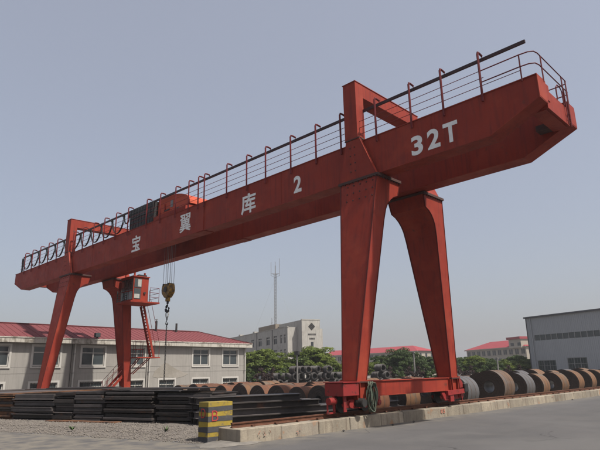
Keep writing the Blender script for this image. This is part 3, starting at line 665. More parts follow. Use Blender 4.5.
# chain sling with its own small hook
t = thing('chain_sling', (HX, HY, 3), 'dark chain sling with a pale master link under the hook block', 'chain')
def link(z, r, a): 
    return MB().tube([(HX+r*.55*math.cos(q)*math.cos(a), HY+r*.55*math.cos(q)*math.sin(a), z+r*math.sin(q)) for q in np.linspace(0, 2*math.pi, 13)], r*.26, 6, caps=False)
MB().tube([(HX+.12*math.cos(q), HY, 4.78+.17*math.sin(q)) for q in np.linspace(0, 2*math.pi, 17)], .035, 6, False).build('master_link', CURT, t, smooth=True)
hk2 = [(0, 4.62), (.0, 4.48), (-.05, 4.40), (-.09, 4.32), (-.05, 4.24), (.03, 4.22), (.09, 4.28), (.09, 4.34)]
MB().tube([(HX+a, HY, z_) for a, z_ in hk2], .035, 7).build('sling_hook', BLACK, t, smooth=True)
z = 4.16; k = 0
while z > 1.25:
    link(z, .06, (k % 2)*1.57).build('chain_link', DGREY, t); z -= .092; k += 1

# ------------------------------------------------------------------ steel stacks on the left
A = V((-.945, -.327, 0)); Nn = V((-.327, .945, 0)); P0 = V((-4.15, -3.70, 0))
def slab(name, s0, s1, d0, d1, z0, z1, mt, label, group, jit=.03):
    c = P0 + A*((s0+s1)/2) + Nn*((d0+d1)/2)
    hx, hy = (s1-s0)/2, (d1-d0)/2
    mb = MB(); mb.box((-hx, -hy, 0), (hx, hy, z1-z0)); m = mb.mesh(name)
    o = obj(name, m, mt, bevel=.008); o.location = (c.x, c.y, z0); o.rotation_euler = (0, 0, math.atan2(-A.y, -A.x) + random.uniform(-.006, .006))
    return tag(o, label, 'steel slab', group)
stacks = [(-.45, 1.75, STEEL, 9, 'dark steel slab in the stack just left of the striped barrier', 'slabs left of the barrier'),
          (1.85, 4.0, STEEL, 9, 'dark steel slab in the wide stack below the far back leg', 'slabs below the far back leg'),
          (4.1, 5.45, STEELG, 9, 'grey brown steel slab in the stack left of the far back leg', 'slabs left of the far back leg'),
          (5.5, 6.5, STEEL, 9, 'black steel slab in the narrow stack between two grey stacks', 'slabs in the narrow black stack'),
          (6.55, 8.75, STEELG, 9, 'grey steel slab in the stack below the far front leg', 'slabs below the far front leg'),
          (8.8, 9.75, RUST, 9, 'rusty orange brown steel slab in the stack left of the far front leg', 'rusty slabs at far left'),
          (9.85, 12.2, STEEL, 9, 'black steel slab in the stack at the left edge', 'slabs at the left edge'),
          (12.3, 14.6, STEEL, 9, 'black steel slab in the stack at the left edge', 'slabs at the left edge')]
for s0, s1, mt, nl, lab, grp in stacks:
    z = .075; base_j = random.uniform(-.06, .06); li = 0
    if lab.endswith('left edge') and s0 > 12: lab = lab.replace('stack at', 'second stack at'); grp = 'slabs at the outermost left edge'
    while z < 1.02:
        th = random.choice((.035, .05, .06, .08, .10, .12)); jf = random.uniform(-.09, .06); e0 = random.uniform(-.05, .05); e1 = random.uniform(-.05, .05)
        dd = 5.0 if s0 > 3.5 else 1.7
        slab('steel_slab', s0+e0, s1+e1, base_j+jf+.15, base_j+jf+dd, z, z+th, mt if random.random() < .85 else (STEEL if mt is not STEEL else STEELG), lab + ', %s from the bottom' % ORD[li], grp); li += 1
        z += th + .003
        if random.random() < .35:           # dunnage leaves a dark gap
            g_ = .03
            for dd_ in (.5, 1.3):
                o = MB().box((-(s1-s0)/2+.15, -.04, 0), ((s1-s0)/2-.15, .04, g_)).build('timber_spacer', BARK)
                c = P0+A*((s0+s1)/2)+Nn*dd_; o.location = (c.x, c.y, z); o.rotation_euler = (0, 0, math.atan2(-A.y, -A.x))
                tag(o, 'dark timber spacer above slab %d in the %s' % (li, grp.replace('slabs', 'stack')), 'spacer', 'spacers ' + grp)
            z += g_ + .002
# long plates lying over the stacks
for pl_, (s0, s1, z0, d) in enumerate(((.1, 4.2, 1.165, .1), (4.4, 8.6, 1.165, .45), (5.0, 7.6, 1.20, .6))):
    slab('steel_plate', s0, s1, d, d+1.35, z0, z0+.03, STEEL, 'long dark steel plate lying across the slab stacks, %s' % ('nearest the gravel', 'at the left end', 'on top of another plate')[pl_], 'long plates over the stacks')
slab('steel_plate', 3.1, 6.4, -.32, .05, .085, .125, RUST, 'long rusty plate edge lying on the gravel before the stacks', None)

# long I-beams right of the barrier
B = V((.25, .97, 0)).normalized(); BN = V((.97, -.25, 0)).normalized()
def ibeam_mesh(L, h, b):
    mb = MB(); tf = h*.10; tw = .02
    pr = [(-b/2, 0), (b/2, 0), (b/2, tf), (tw/2, tf+.004), (tw/2, h-tf-.004), (b/2, h-tf), (b/2, h), (-b/2, h), (-b/2, h-tf), (-tw/2, h-tf-.004), (-tw/2, tf+.004), (-b/2, tf)]
    mb.prism([(0, a, c) for a, c in pr], (L, 0, 0)); return mb.mesh('steel_beam')
Q0 = V((-4.0, -4.35, 0)); ang = math.atan2(B.y, B.x)
lens = [(.55, 8.8), (.45, 8.4), (.6, 4.45), (.5, 3.95)]
for k, (st, ln) in enumerate(lens):
    for j in range(4):
        L_ = ln + random.uniform(-.15, .15); m = ibeam_mesh(L_, .205, .26)
        o = obj('steel_beam', m, STEELG if (k+j) % 2 else STEEL, bevel=.004)
        c = Q0 + B*(st+random.uniform(-.05, .05)) - BN*(.28*j + (.04 if k % 2 else 0)); o.location = (c.x, c.y, .075+.208*k); o.rotation_euler = (0, 0, ang)
        tag(o, 'long dark steel I-beam, %s layer of the stack right of the striped barrier' % ('bottom', 'second', 'third', 'top')[k], 'steel beam', 'I-beams in %s layer' % ('bottom', 'second', 'third', 'top')[k])

# ------------------------------------------------------------------ steel coils
def ring_mesh(R, ri, n, W, flip):
    vs, fs = [], []; radii = np.linspace(R*.997, ri, 9)
    for i, r_ in enumerate(radii):
        for k in range(n):
            a = 2*math.pi*k/n; y_ = -random.uniform(0, .012) + (.0 if i else .012); vs.append((r_*math.cos(a), W-y_ if flip else y_, r_*math.sin(a)))
    for i in range(len(radii)-1):
        for k in range(n): fs.append((i*n+k, i*n+(k+1) % n, (i+1)*n+(k+1) % n, (i+1)*n+k))
    return MB().add(vs, fs).mesh('coil_end')
def strap_mesh(R, n):
    ring = [(math.cos(2*math.pi*k/n), math.sin(2*math.pi*k/n)) for k in range(n)]; v2 = []; f2 = []
    for r_, y_ in ((R+.002, -.016), (R+.005, -.016), (R+.005, .016), (R+.002, .016)): v2 += [(c_*r_, y_, s_*r_) for c_, s_ in ring]
    for i in range(3):
        for k in range(n): f2.append((i*n+k, i*n+(k+1) % n, (i+1)*n+(k+1) % n, (i+1)*n+k))
    return MB().add(v2, f2).mesh('strap')
VAR = {}
def coil(x, y, R, W, bm, label, group=None, tilt=0, zb=None):
    key = (round(R, 2), round(W, 2), bm.name); n = 48; ri = R*.34
    if key not in VAR:
        side = MB().tube([(0, 0, 0), (0, W, 0)], R, n, False).mesh('coil_body'); shade(side)
        bore = MB().tube([(0, .002, 0), (0, W-.002, 0)], ri*1.003, n, False).mesh('coil_bore'); shade(bore)
        ms = (side, ring_mesh(R, ri, n, W, False), ring_mesh(R, ri, n, W, True), strap_mesh(R, n), bore)
        for m_, mt in zip(ms, (bm, COILF, COILF, BAND, BORE)): m_.materials.append(mt)
        VAR[key] = ms
    side, e0, e1, st, bore = VAR[key]
    z0 = yz(x, y) if zb is None else zb
    t = thing('steel_coil', (x, y, z0+R), label, 'steel coil', group, tilt + random.uniform(-.05, .05))
    b_ = obj('coil_body', side, None, t); obj('coil_end', e0, None, t); obj('coil_end', e1, None, t); obj('coil_bore', bore, None, t)
    for f_ in (.3, .68): o = obj('strap', st, None, b_); o.location = (0, W*f_, 0)
    a = random.uniform(0, 6.28)
    t.rotation_mode = 'XYZ'
    return t
# row along the near rail, counted from the crane
row = [(486, 1.55, .66, COILG, 8.2, 'grey steel coil half hidden behind the back bogie', -.15),
       (489, 0, .78, COILB, 0, 'large brown steel coil just right of the crane bogie', 0),
       (513.5, 0, .70, COILG, 0, 'blue grey steel coil, third from the crane along the kerb', 0),
       (531, 0, .66, COILO, 0, 'orange rimmed steel coil, fourth from the crane along the kerb', 0),
       (550, 0, .68, COILO, 0, 'orange and grey steel coil, fifth from the crane along the kerb', 0),
       (566.5, 0, .72, COILO, 0, 'orange brown steel coil, sixth from the crane along the kerb', 0),
       (580, 0, .72, COILO, 0, 'orange steel coil, seventh from the crane along the kerb', 0),
       (592, 0, .72, COILO, 0, 'orange steel coil, eighth from the crane near the right edge', 0),
       (601, 0, .72, COILO, 0, 'orange steel coil cut by the right edge of the picture', 0)]
for px, _, R, bm, yy, lab, dx in row:
    xx = -1.45 + dx
    y_ = yy if yy else hit(px, 386-(px-489)*.07, 0, xx).y
    coil(xx, y_, R, 1.15 if R > .75 else 1.0, bm, lab, 'coils along the near rail', zb=0.0)
# coils seen under the sill beam
coil(-2.2, 2.2, .62, 1.1, COILR, 'dark rusty coil under the left half of the crane sill beam'); coil(-2.6, 5.0, .62, 1.0, COILO, 'orange rusty coil seen under the middle of the sill beam')
coil(-4.4, 7.2, .66, 1.1, COILR, 'rusty coil behind the grey coil at the back bogie'); coil(-3.1, 9.6, .72, 1.1, COILB, 'brown coil in the second row behind the large brown coil')
# second row on the right
for i, y_ in enumerate((14.5, 18.6, 21.4, 24.0, 27.2, 30.0, 33.0)):
    coil(-3.6+.2*(i % 2), y_, .72+.03*(i % 3), 1.1, (COILO, COILG, COILO)[i % 3], 'steel coil behind the kerb row on the right, %s of its row from the crane' % ORD[i], 'second row of coils on the right', zb=0)
for i, y_ in enumerate((30.0, 33.2, 36.4, 39.6)):
    coil(-1.5, y_, .74, 1.1, COILO, 'orange steel coil at the distant end of the kerb row, %s of the last four' % ORD[i], 'distant coils along the rail', zb=0)
# rows behind the I-beams
names = ('front', 'second', 'third')
for r_, (Y_, xs0, nx, R) in enumerate(((2.7, -4.75, 9, .60), (4.9, -6.0, 9, .60), (7.3, -5.6, 10, .62))):
    for i in range(nx):
        x_ = xs0 - i*(2*R+.08) + random.uniform(-.03, .03)
        if x_ < -21: continue
        coil(x_, Y_+random.uniform(-.1, .1), R+random.choice((-.03, 0, .03)), 1.25, COILR if (i+r_) % 4 else COILO, 'rusty steel coil in the %s row behind the I-beam stack, %s from the crane' % (names[r_], ORD[i]), 'rusty coils, %s row' % names[r_])
for i, (x_, y_) in enumerate(((-4.6, 10.5), (-5.9, 13.2), (-5.5, 16.5), (-7.6, 11.5), (-8.5, 15.0), (-7.2, 19), (-10.5, 13), (-11, 18))):
    coil(x_, y_, .66, 1.2, (COILO, COILR, COILB)[i % 3], 'rusty coil seen over the crane sill beam, %s from the near side' % ORD[i], 'coils beyond the sill beam')

# wire rod coils in a two layer heap further back
def wire_meshes(R=.50, W=1.3):
    mb = MB(); n = 30; nw = 15; vs = []; fs = []
    prof = []
    for i in range(nw*2+1):
        prof.append((W*i/(nw*2), R + (0.028 if i % 2 else -.012)))
    for i in range(12): prof.append((W*(1-i/11)*.98+.01, R*.70 - (.02 if i % 2 else 0)))
    N_ = len(prof)
    for (y_, r_) in prof:
        for k in range(n):
            a = 2*math.pi*k/n; rr = r_*(1+.02*math.sin(3*a+y_*9)); vs.append((rr*math.cos(a), y_+.02*math.sin(5*a), rr*math.sin(a)))
    for i in range(N_):
        for k in range(n): fs.append((i*n+k, i*n+(k+1) % n, ((i+1) % N_)*n+(k+1) % n, ((i+1) % N_)*n+k))
    mb.add(vs, fs); m = mb.mesh('wire_coil'); shade(m, 60); m.materials.append(WIRE); return m
wm = wire_meshes()
HEAP = 78.0
def wirecoil(px, layer, lab, rz, d=HEAP, gx=0):
    p = atd(px, 375, d); R = .50
    t = obj('wire_rod_coil', wm, None); t.location = (p.x, p.y, -.25+R+layer*R*1.78); t.rotation_euler = (0, 0, rz)
    return tag(t, lab, 'wire coil', 'wire rod coils in the dark heap')
hz = -math.radians(100)
for i, px in enumerate(np.arange(270, 343, 6.2)): wirecoil(px, 0, 'dark wire rod coil, %s from left in the bottom layer of the heap' % ORD[i], hz+random.uniform(-.35, .5))
for i, px in enumerate(np.arange(272, 340, 6.4)): wirecoil(px, 1, 'dark wire rod coil, %s from left in the middle layer of the heap' % ORD[i], hz+random.uniform(-.35, .5))
for i, px in enumerate((291.5, 298, 305, 311.5, 326)): wirecoil(px, 2, 'dark wire rod coil, %s from left on top of the heap before the trees' % ORD[i], hz+random.uniform(-.3, .4))
for i, (px, l) in enumerate(((371, 0), (377, 0), (383, 0), (374, 1), (380, 1), (377, 2))): wirecoil(px, l, 'dark wire rod coil in the small heap between the near legs, %s' % ('bottom left', 'bottom middle', 'bottom right', 'second layer left', 'second layer right', 'topmost')[i], hz+random.uniform(-.4, .4), 74)

# ------------------------------------------------------------------ two storey building on the left
BX = -28.0; Y0, Y1 = -16.0, 18.3
t = thing('site_building', (BX-3.5, 5, 0), 'two storey grey rendered building with red sheet roof on the left', 'building')
EZ = 3.92
wins_up = [(-8.3, -6.65), (-3.5, -1.85), (-.35, 1.45), (3.0, 4.72), (6.75, 8.0), (12.54, 14.15), (15.68, 17.3)]
wins_lo = [(-8.3, -6.65), (-3.5, -2.0), (-.35, 1.45), (3.0, 4.72), (6.75, 8.0), (9.4, 10.8), (12.54, 14.15), (15.68, 17.3)]
holes = [(a, b, 2.42, 3.72) for a, b in wins_up] + [(a, b, .12, 1.30) for a, b in wins_lo]
# wall built round the window openings
ycuts = sorted({Y0, Y1, *[h[0] for h in holes], *[h[1] for h in holes]}); zcuts = [-.3, .12, 1.30, 2.42, 3.72, EZ]
mb = MB()
for a, b in zip(ycuts[:-1], ycuts[1:]):
    for c, d in zip(zcuts[:-1], zcuts[1:]):
        if any(h[0]-1e-6 <= a and b <= h[1]+1e-6 and h[2]-1e-6 <= c and d <= h[3]+1e-6 for h in holes): continue
        mb.add([(BX, a, c), (BX, b, c), (BX, b, d), (BX, a, d)], [(0, 1, 2, 3)])
for h in holes:
    a, b, c, d = h
    for q in (((a, c), (b, c)), ((b, c), (b, d)), ((b, d), (a, d)), ((a, d), (a, c))):
        mb.add([(BX, q[0][0], q[0][1]), (BX, q[1][0], q[1][1]), (BX-.14, q[1][0], q[1][1]), (BX-.14, q[0][0], q[0][1])], [(0, 1, 2, 3)])
mb.add([(BX, Y1, -.3), (BX-7.4, Y1, -.3), (BX-7.4, Y1, EZ), (BX, Y1, EZ)], [(0, 1, 2, 3)]); mb.add([(BX, Y0, -.3), (BX-7.4, Y0, -.3), (BX-7.4, Y0, EZ), (BX, Y0, EZ)], [(0, 1, 2, 3)]); mb.add([(BX-7.4, Y0, -.3), (BX-7.4, Y1, -.3), (BX-7.4, Y1, EZ), (BX-7.4, Y0, EZ)], [(0, 1, 2, 3)])
wall = mb.build('wall', PLAST, t)
for z_ in (1.92, 2.34):
    MB().box((BX, Y0, z_), (BX+.012, Y1+.005, z_+.022)).build('string_course', PLAST, wall)
for i, (a, b, c, d) in enumerate(holes):
    upper = c > 2; fr = .06
    mb = MB(); x0, x1 = BX-.12, BX-.06
    mb.box((x0, a, c), (x1, a+fr, d)); mb.box((x0, b-fr, c), (x1, b, d)); mb.box((x0, a+fr, c), (x1, b-fr, c+fr)); mb.box((x0, a+fr, d-fr), (x1, b-fr, d))
    zt_ = c+(d-c)*.66; mb.box((x0, a+fr, zt_), (x1, b-fr, zt_+.06)); ym = (a+b)/2; mb.box((x0, ym-.035, c+fr), (x1, ym+.035, zt_)); mb.box((x0, ym-.02, zt_+.06), (x1, ym+.02, d-fr))
    wn = mb.build('window', TRIM, t)
    for (ya, yb, za, zb_) in ((a+fr, ym, c+fr, zt_), (ym, b-fr, c+fr, zt_), (a+fr, b-fr, zt_+.06, d-fr)):
        MB().add([(BX-.10, ya, za), (BX-.10, yb, za), (BX-.10, yb, zb_), (BX-.10, ya, zb_)], [(0, 1, 2, 3)]).build('pane', GLASS, wn)
    if random.random() < .7: 
        ya = ym+.05 if i % 2 else a+fr+.1; MB().add([(BX-.30, ya, c+.1), (BX-.30, ya+.45, c+.1), (BX-.33, ya+.45, d-.1), (BX-.33, ya, d-.1)], [(0, 1, 2, 3)]).build('curtain', CURT, wn)
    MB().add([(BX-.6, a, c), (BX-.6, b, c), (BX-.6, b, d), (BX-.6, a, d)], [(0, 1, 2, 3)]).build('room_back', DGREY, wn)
    e = .13; mb = MB()
    mb.box((BX, a-e, c-e*.6), (BX+.03, a, d+e)); mb.box((BX, b, c-e*.6), (BX+.03, b+e, d+e)); mb.box((BX, a, d), (BX+.03, b, d+e)); mb.box((BX, a-e, c-e*1.2), (BX+.07, b+e, c-e*.6))
    mb.build('surround', TRIM, wn)
    if not upper:
        mb = MB()
        for k in range(9): y_ = a+(b-a)*(k+.5)/9; mb.box((BX-.03, y_-.008, c), (BX-.015, y_+.008, d))
        for z_ in (c+.3, c+.7, c+1.05): mb.box((BX-.035, a, z_), (BX-.03, b, z_+.02))
        mb.build('window_bars', DGREY, wn)
fa = MB().box((BX+.004, Y0-.4, EZ), (BX+.42, Y1+.42, EZ+.36)).build('fascia', FASC, t)
MB().box((BX-7.8, Y1+.002, EZ), (BX+.003, Y1+.42, EZ+.36)).build('fascia', FASC, t); MB().box((BX-7.8, Y0-.4, EZ), (BX-7.4, Y1, EZ+.36)).build('fascia', FASC, t)
MB().box((BX+.42, Y0-.4, EZ+.30), (BX+.455, Y1+.45, EZ+.37)).build('gutter_lip', FASC, t)
RX, RZ, RY1 = -31.7, 5.50, 15.6
ez = EZ+.362
roof = MB().add([(BX+.40, Y0-.4, ez), (BX+.40, Y1+.40, ez), (RX, RY1, RZ), (RX, Y0-.4, RZ), (-35.5, Y1+.4, ez), (-35.5, Y0-.4, ez)], [(0, 1, 2, 3), (1, 4, 2), (4, 5, 3, 2)]).build('roof', ROOFR, t)
k = 0; y_ = Y0-.2
while y_ < Y1+.3:                              # standing seams of the roof sheets
    f_ = 1.0 if y_ <= RY1 else (Y1+.4-y_)/(Y1+.4-RY1)
    a = V((BX+.40, y_, ez+.02)); b = V((lerp(BX+.40, RX, f_), y_, lerp(ez, RZ, f_)+.02)); MB().bar(a-V((0,0,.012)), b-V((0,0,.012)), .04, .022).build('roof_seam', ROOFR, roof); y_ += .45
MB().bar((RX, Y0-.4, RZ+.03), (RX, RY1, RZ+.03), .3, .05).build('ridge_cap', ROOFR, roof); MB().bar((RX, RY1, RZ+.03), (BX+.40, Y1+.40, ez+.03), .2, .05).build('hip_cap', ROOFR, roof)
for y_ in (2.45, 8.42, 18.1):
    pp = MB().tube([(BX+.09, y_, -.2), (BX+.09, y_, EZ-.02)], .055, 8).build('downpipe', TRIM, t, smooth=True)
    for z_ in (.6, 1.9, 3.2): MB().box((BX, y_-.08, z_), (BX+.15, y_+.08, z_+.04)).build('pipe_clip', GREY, pp)
for y_ in (2.25, 8.2): MB().tube([(BX+.04, y_, -.2), (BX+.04, y_, EZ-.02)], .02, 6).build('cable_conduit', DGREY, t)
# patch of bare repair render, an uneven sheet slightly proud of the wall
pts = []
for px, py in ((152.5, 377), (155, 371), (160, 366.5), (164, 363.5), (167.5, 363), (170, 365), (176, 369), (182, 371.5), (188, 374), (183, 376.5), (177, 378), (172, 377.3), (165, 377), (158, 378)):
    p = hit(px, py, 0, BX+.004); pts.append((BX+.004, p.y, p.z))
PATCH = mat('repair_render', (.25, .23, .20), (.295, .275, .25), 3.0, .95, .5, 14, grime=(.205, .188, .16))
MB().prism(pts, (.010, 0, 0)).build('render_patch', PATCH, wall)
for px, yb, yt in ((156, 331.5, 321), (176.2, 332, 323.5)):
    p = hit(px, yb, 0, RX+.5); q = hit(px, yt, 0, RX+.5)
    MB().cyl((p.x, p.y, p.z-.3), (p.x, p.y, q.z), .09, 12).build('flue', DGREY, t, smooth=True)
    if px < 160: MB().cyl((p.x, p.y, q.z+.08), (p.x, p.y, q.z+.16), .10, 12).build('flue_cap', GREY, t); MB().cyl((p.x, p.y, q.z), (p.x, p.y, q.z+.08), .03, 8).build('flue_stem', GREY, t)
p = hit(97.5, 335.5, 0, BX+.25)
f_ = thing('floodlight', (p.x, p.y, EZ+.36), 'small black floodlight on the eave of the site building', 'floodlight')
MB().box((p.x-.14, p.y-.2, EZ+.50), (p.x+.10, p.y+.2, EZ+.82)).build('lamp_body', BLACK, f_, bevel=.03); MB().box((p.x-.03, p.y-.05, EZ+.36), (p.x+.03, p.y+.05, EZ+.50)).build('bracket', DGREY, f_); MB().box((p.x+.102, p.y-.17, EZ+.53), (p.x+.108, p.y+.17, EZ+.79)).build('lens', GLASS, f_)

# ------------------------------------------------------------------ grey sheet warehouse on the right
wd = V((.953, -.302, 0)); wn_ = V((.302, .953, 0)); W0 = hit(525.3, 317.6, 2, 10.0); W0.z = 0
t = thing('warehouse', tuple(W0), 'grey metal sheet warehouse with strip windows at the right edge', 'warehouse', rz=math.atan2(wd.y, wd.x))
def wsz(px, py): return hitv(px, py, W0, wd)
WL = 46
low = []
for (xa, ya, xb, yb) in ((537.5, 360.5, 557.5, 371.5), (567, 357.8, 589, 370)):
    s0, z1 = wsz(xa, ya); s1, z0 = wsz(xb, yb); low.append((s0, s1, max(.9, z0), z1))
s1 = low[-1][1]; pit = low[1][0]-low[0][0]
for k in range(1, 4): low.append((low[1][0]+pit*k, low[1][1]+pit*k, low[1][2], low[1][3]))
sA, zA1 = wsz(534, 335.3); _, zA0 = wsz(534, 340.8)
strip = (sA, WL-1.5, zA0, zA1)
holes = low+[strip]
cu = sorted({0, WL, *[h[0] for h in holes], *[h[1] for h in holes]}); zc = sorted({-.25, 10.0, *[h[2] for h in holes], *[h[3] for h in holes]})
mb = MB()
for a, b in zip(cu[:-1], cu[1:]):
    for c, d in zip(zc[:-1], zc[1:]):
        if any(h[0]-1e-6 <= a and b <= h[1]+1e-6 and h[2]-1e-6 <= c and d <= h[3]+1e-6 for h in holes): continue
        mb.add([(a, 0, c), (b, 0, c), (b, 0, d), (a, 0, d)], [(0, 1, 2, 3)])
mb.add([(0, 0, -.25), (0, 24, -.25), (0, 24, 10), (0, 12, 11.2), (0, 0, 10)], [(0, 1, 2, 3, 4)]); mb.add([(WL, 0, -.25), (WL, 24, -.25), (WL, 24, 10), (WL, 12, 11.2), (WL, 0, 10)], [(0, 1, 2, 3, 4)])
wl = mb.build('wall', SHEET, t, org=(0, 0, 0))
mb = MB(); s_ = .25
while s_ < WL-.05:
    segs = [(-.2, 9.98)]
    for h in holes:
        if h[0]-.05 < s_ < h[1]+.05:
            segs = [q for (a, b) in segs for q in ((a, h[2]), (h[3], b)) if a < h[2] < b or a < h[3] < b]
    for a, b in segs: mb.box((s_, -.028, a), (s_+.07, -.001, b))
    s_ += .32
tag(mb.build('sheet_ribs', SHEET, wl, org=(0, 0, 0)), kind='stuff')
MB().add([(-.2, -.3, 10.02), (WL+.2, -.3, 10.02), (WL+.2, 12, 11.24), (-.2, 12, 11.24), (WL+.2, 24.3, 10.02), (-.2, 24.3, 10.02)], [(0, 1, 2, 3), (3, 2, 4, 5)]).build('roof', SHEET, t, org=(0, 0, 0))
MB().box((-.2, -.32, 9.80), (WL+.2, -.03, 10.05)).build('eave_gutter', SHEETD, t, org=(0, 0, 0))
MB().box((-.06, -.05, -.2), (.10, .0, 9.79)).build('corner_flashing', SHEETD, t, org=(0, 0, 0))
MB().tube([(.95, -.12, -.2), (.95, -.12, 9.8)], .09, 8).build('downpipe', SHEET, t, org=(0, 0, 0))
n_ = int((strip[1]-strip[0])/1.05)
for k in range(n_):
    a = strip[0]+(strip[1]-strip[0])*k/n_; b = strip[0]+(strip[1]-strip[0])*(k+1)/n_
    fr_ = MB().box((a, .02, strip[2]), (a+.16, .10, strip[3])).build('strip_window', GREY, t, org=(0, 0, 0))
    MB().add([(a+.16, .08, strip[2]), (b, .08, strip[2]), (b, .08, strip[3]), (a+.16, .08, strip[3])], [(0, 1, 2, 3)]).build('pane', GLASS, fr_, org=(0, 0, 0))
for h in low:
    mb = MB()
    for k in range(4): s_ = lerp(h[0], h[1]-.1, k/3); mb.box((s_, .02, h[2]), (s_+.1, .08, h[3]))
    for z_ in (h[2], (h[2]+h[3])/2, h[3]-.08): mb.box((h[0]+.1, .03, z_), (h[1]-.1, .07, z_+.07))
    for k in range(7): s_ = lerp(h[0], h[1], (k+.5)/7); mb.box((s_, .035, h[2]), (s_+.03, .065, h[3]))
    w_ = mb.build('window', GREY, t, org=(0, 0, 0))
    MB().add([(h[0], .09, h[2]), (h[1], .09, h[2]), (h[1], .09, h[3]), (h[0], .09, h[3])], [(0, 1, 2, 3)]).build('pane', GLASS, w_, org=(0, 0, 0))

# ------------------------------------------------------------------ office building with tower end
def frame(px, dist, vpx):
    head = YAW - math.atan((vpx-300)/F); Ld = V((-math.sin(head), math.cos(head), 0)); Rd = V((math.cos(head), math.sin(head), 0))
    p = atd(px, 372, dist); return V((p.x, p.y, 0)), Ld, Rd
O0, OL, OR = frame(288, 118, 40)
t = thing('office_building', tuple(O0), 'long grey office block with a pale windowless tower end', 'building', rz=math.atan2(OR.y, OR.x))
# local frame: x along OR (away to the right), y along OL (to the left)
def oz(px, py): return hitv(px, py, O0, OL)
def obox(name, mt, a, b, parent=None, bevel=0): return MB().box(a, b).build(name, mt, parent or t, org=(0, 0, 0), bevel=bevel)
d1, ztop_e = hitv(297, 327, O0, OR); _, ztop = oz(288, 326.8)
ztop = max(ztop, 8); 
LEN = 40
wcols = [(231, 3), (238, 3.2), (245, 3.2), (252.4, 3.2), (260, 3.4), (268, 3.6), (275.3, 3.6), (281, 1.8), (284.8, 1.8)]
rowspx = ((336.2, 344.2), (350.3, 358.5))
ows = []
z_rows = []
for ya, yb in rowspx:
    _, za = oz(275.3, ya+.0); _, zb_ = oz(275.3, yb); z_rows.append((zb_, za))
gap = z_rows[0][0]-z_rows[1][0]
z_rows += [(z_rows[1][0]-gap, z_rows[1][1]-gap)]
z_rows = [r_ for r_ in z_rows if r_[0] > .3]
holes = []
for px, w in wcols:
    s0, _ = oz(px+w/2, 345); s1, _ = oz(px-w/2, 345)
    for z0, z1 in z_rows: holes.append((s0, s1, z0, z1))
ex = holes[0]; 
for k in range(1, 4):
    for z0, z1 in z_rows: holes.append((ex[0]+k*4.2, ex[1]+k*4.2, z0, z1))
cu = sorted({0, LEN, *[h[0] for h in holes], *[h[1] for h in holes]}); zc = sorted({-.25, ztop, *[h[2] for h in holes], *[h[3] for h in holes]})
mb = MB()
for a, b in zip(cu[:-1], cu[1:]):
    for c, d in zip(zc[:-1], zc[1:]):
        if any(h[0]-1e-6 <= a and b <= h[1]+1e-6 and h[2]-1e-6 <= c and d <= h[3]+1e-6 for h in holes): continue
        mb.add([(0, a, c), (0, b, c), (0, b, d), (0, a, d)], [(0, 1, 2, 3)])
for a, b, c, d in holes:
    for q in (((a, c), (b, c)), ((b, c), (b, d)), ((b, d), (a, d)), ((a, d), (a, c))): mb.add([(0, *q[0]), (0, *q[1]), (.2, *q[1]), (.2, *q[0])], [(0, 1, 2, 3)])
DEP = d1+4.5
mb.add([(0, 0, -.25), (DEP, 0, -.25), (DEP, 0, ztop), (0, 0, ztop)], [(0, 1, 2, 3)]); mb.add([(0, LEN, -.25), (DEP, LEN, -.25), (DEP, LEN, ztop), (0, LEN, ztop)], [(0, 1, 2, 3)]); mb.add([(DEP, 0, -.25), (DEP, LEN, -.25), (DEP, LEN, ztop), (DEP, 0, ztop)], [(0, 1, 2, 3)]); mb.add([(0, 0, ztop-.3), (DEP, 0, ztop-.3), (DEP, LEN, ztop-.3), (0, LEN, ztop-.3)], [(0, 1, 2, 3)])
mb.build('wall', OFFW, t, org=(0, 0, 0))
for a, b, c, d in holes:
    zt_ = c+(d-c)*.68; mb = MB()
    for q in (a, (a+b)/2-.03, b-.06): mb.box((.12, q, c), (.18, q+.06, d))
    mb.box((.115, a+.06, zt_), (.19, b-.06, zt_+.28)); w_ = mb.build('window', OFFW, t, org=(0, 0, 0))
    MB().add([(.17, a, c), (.17, b, c), (.17, b, d), (.17, a, d)], [(0, 1, 2, 3)]).build('pane', DGLASS, w_, org=(0, 0, 0))
obox('parapet', OFFW, (-.08, -.08, ztop), (.25, LEN, ztop+.12))
# tower at the end, standing forward
c1 = V((O0.x, O0.y)) + V((OR.x, OR.y))*d1
sfw, _ = hitv(302, 340, V((c1.x, c1.y, 0)), OL)        # negative: forward of the main end
T0 = V((c1.x+OL.x*sfw, c1.y+OL.y*sfw, 0))
dT, zT = hitv(319.8, 320.5, T0, OR); _, zT2 = hitv(302, 319.8, T0, OR); zT = max(zT, zT2)
dT2, zL = hitv(323.3, 328.5, T0, OR)
sb_, _ = hitv(279, 325, V((c1.x, c1.y, 0)), OL)
tw = MB().box((d1, sfw, -.25), (d1+dT, sb_, zT)).build('tower', OFFW, t, org=(0, 0, 0))
obox('tower_parapet', OFFW, (d1-.06, sfw-.06, zT+.002), (d1+dT+.06, sfw+.3, zT+.18))
obox('side_wing', OFFW, (d1+dT+.003, sfw+.4, -.25), (d1+dT2, sfw+8, zL))
obox('tower_loggia', DGREY, (d1-.02, sfw+9.5, zT-1.9), (d1+.01, sfw+13.5, zT-.7))
def tb(name, mt, pxa, pya, pxb, pyb, thick=.06):
    a, z1 = hitv(pxa, pya, T0, OR); b, z0 = hitv(pxb, pyb, T0, OR)
    return MB().box((d1+a, sfw-thick, z0), (d1+b, sfw-.001, z1)).build(name, mt, tw, org=(0, 0, 0))
tb('slot_window', DGLASS, 311, 342, 313.5, 350)
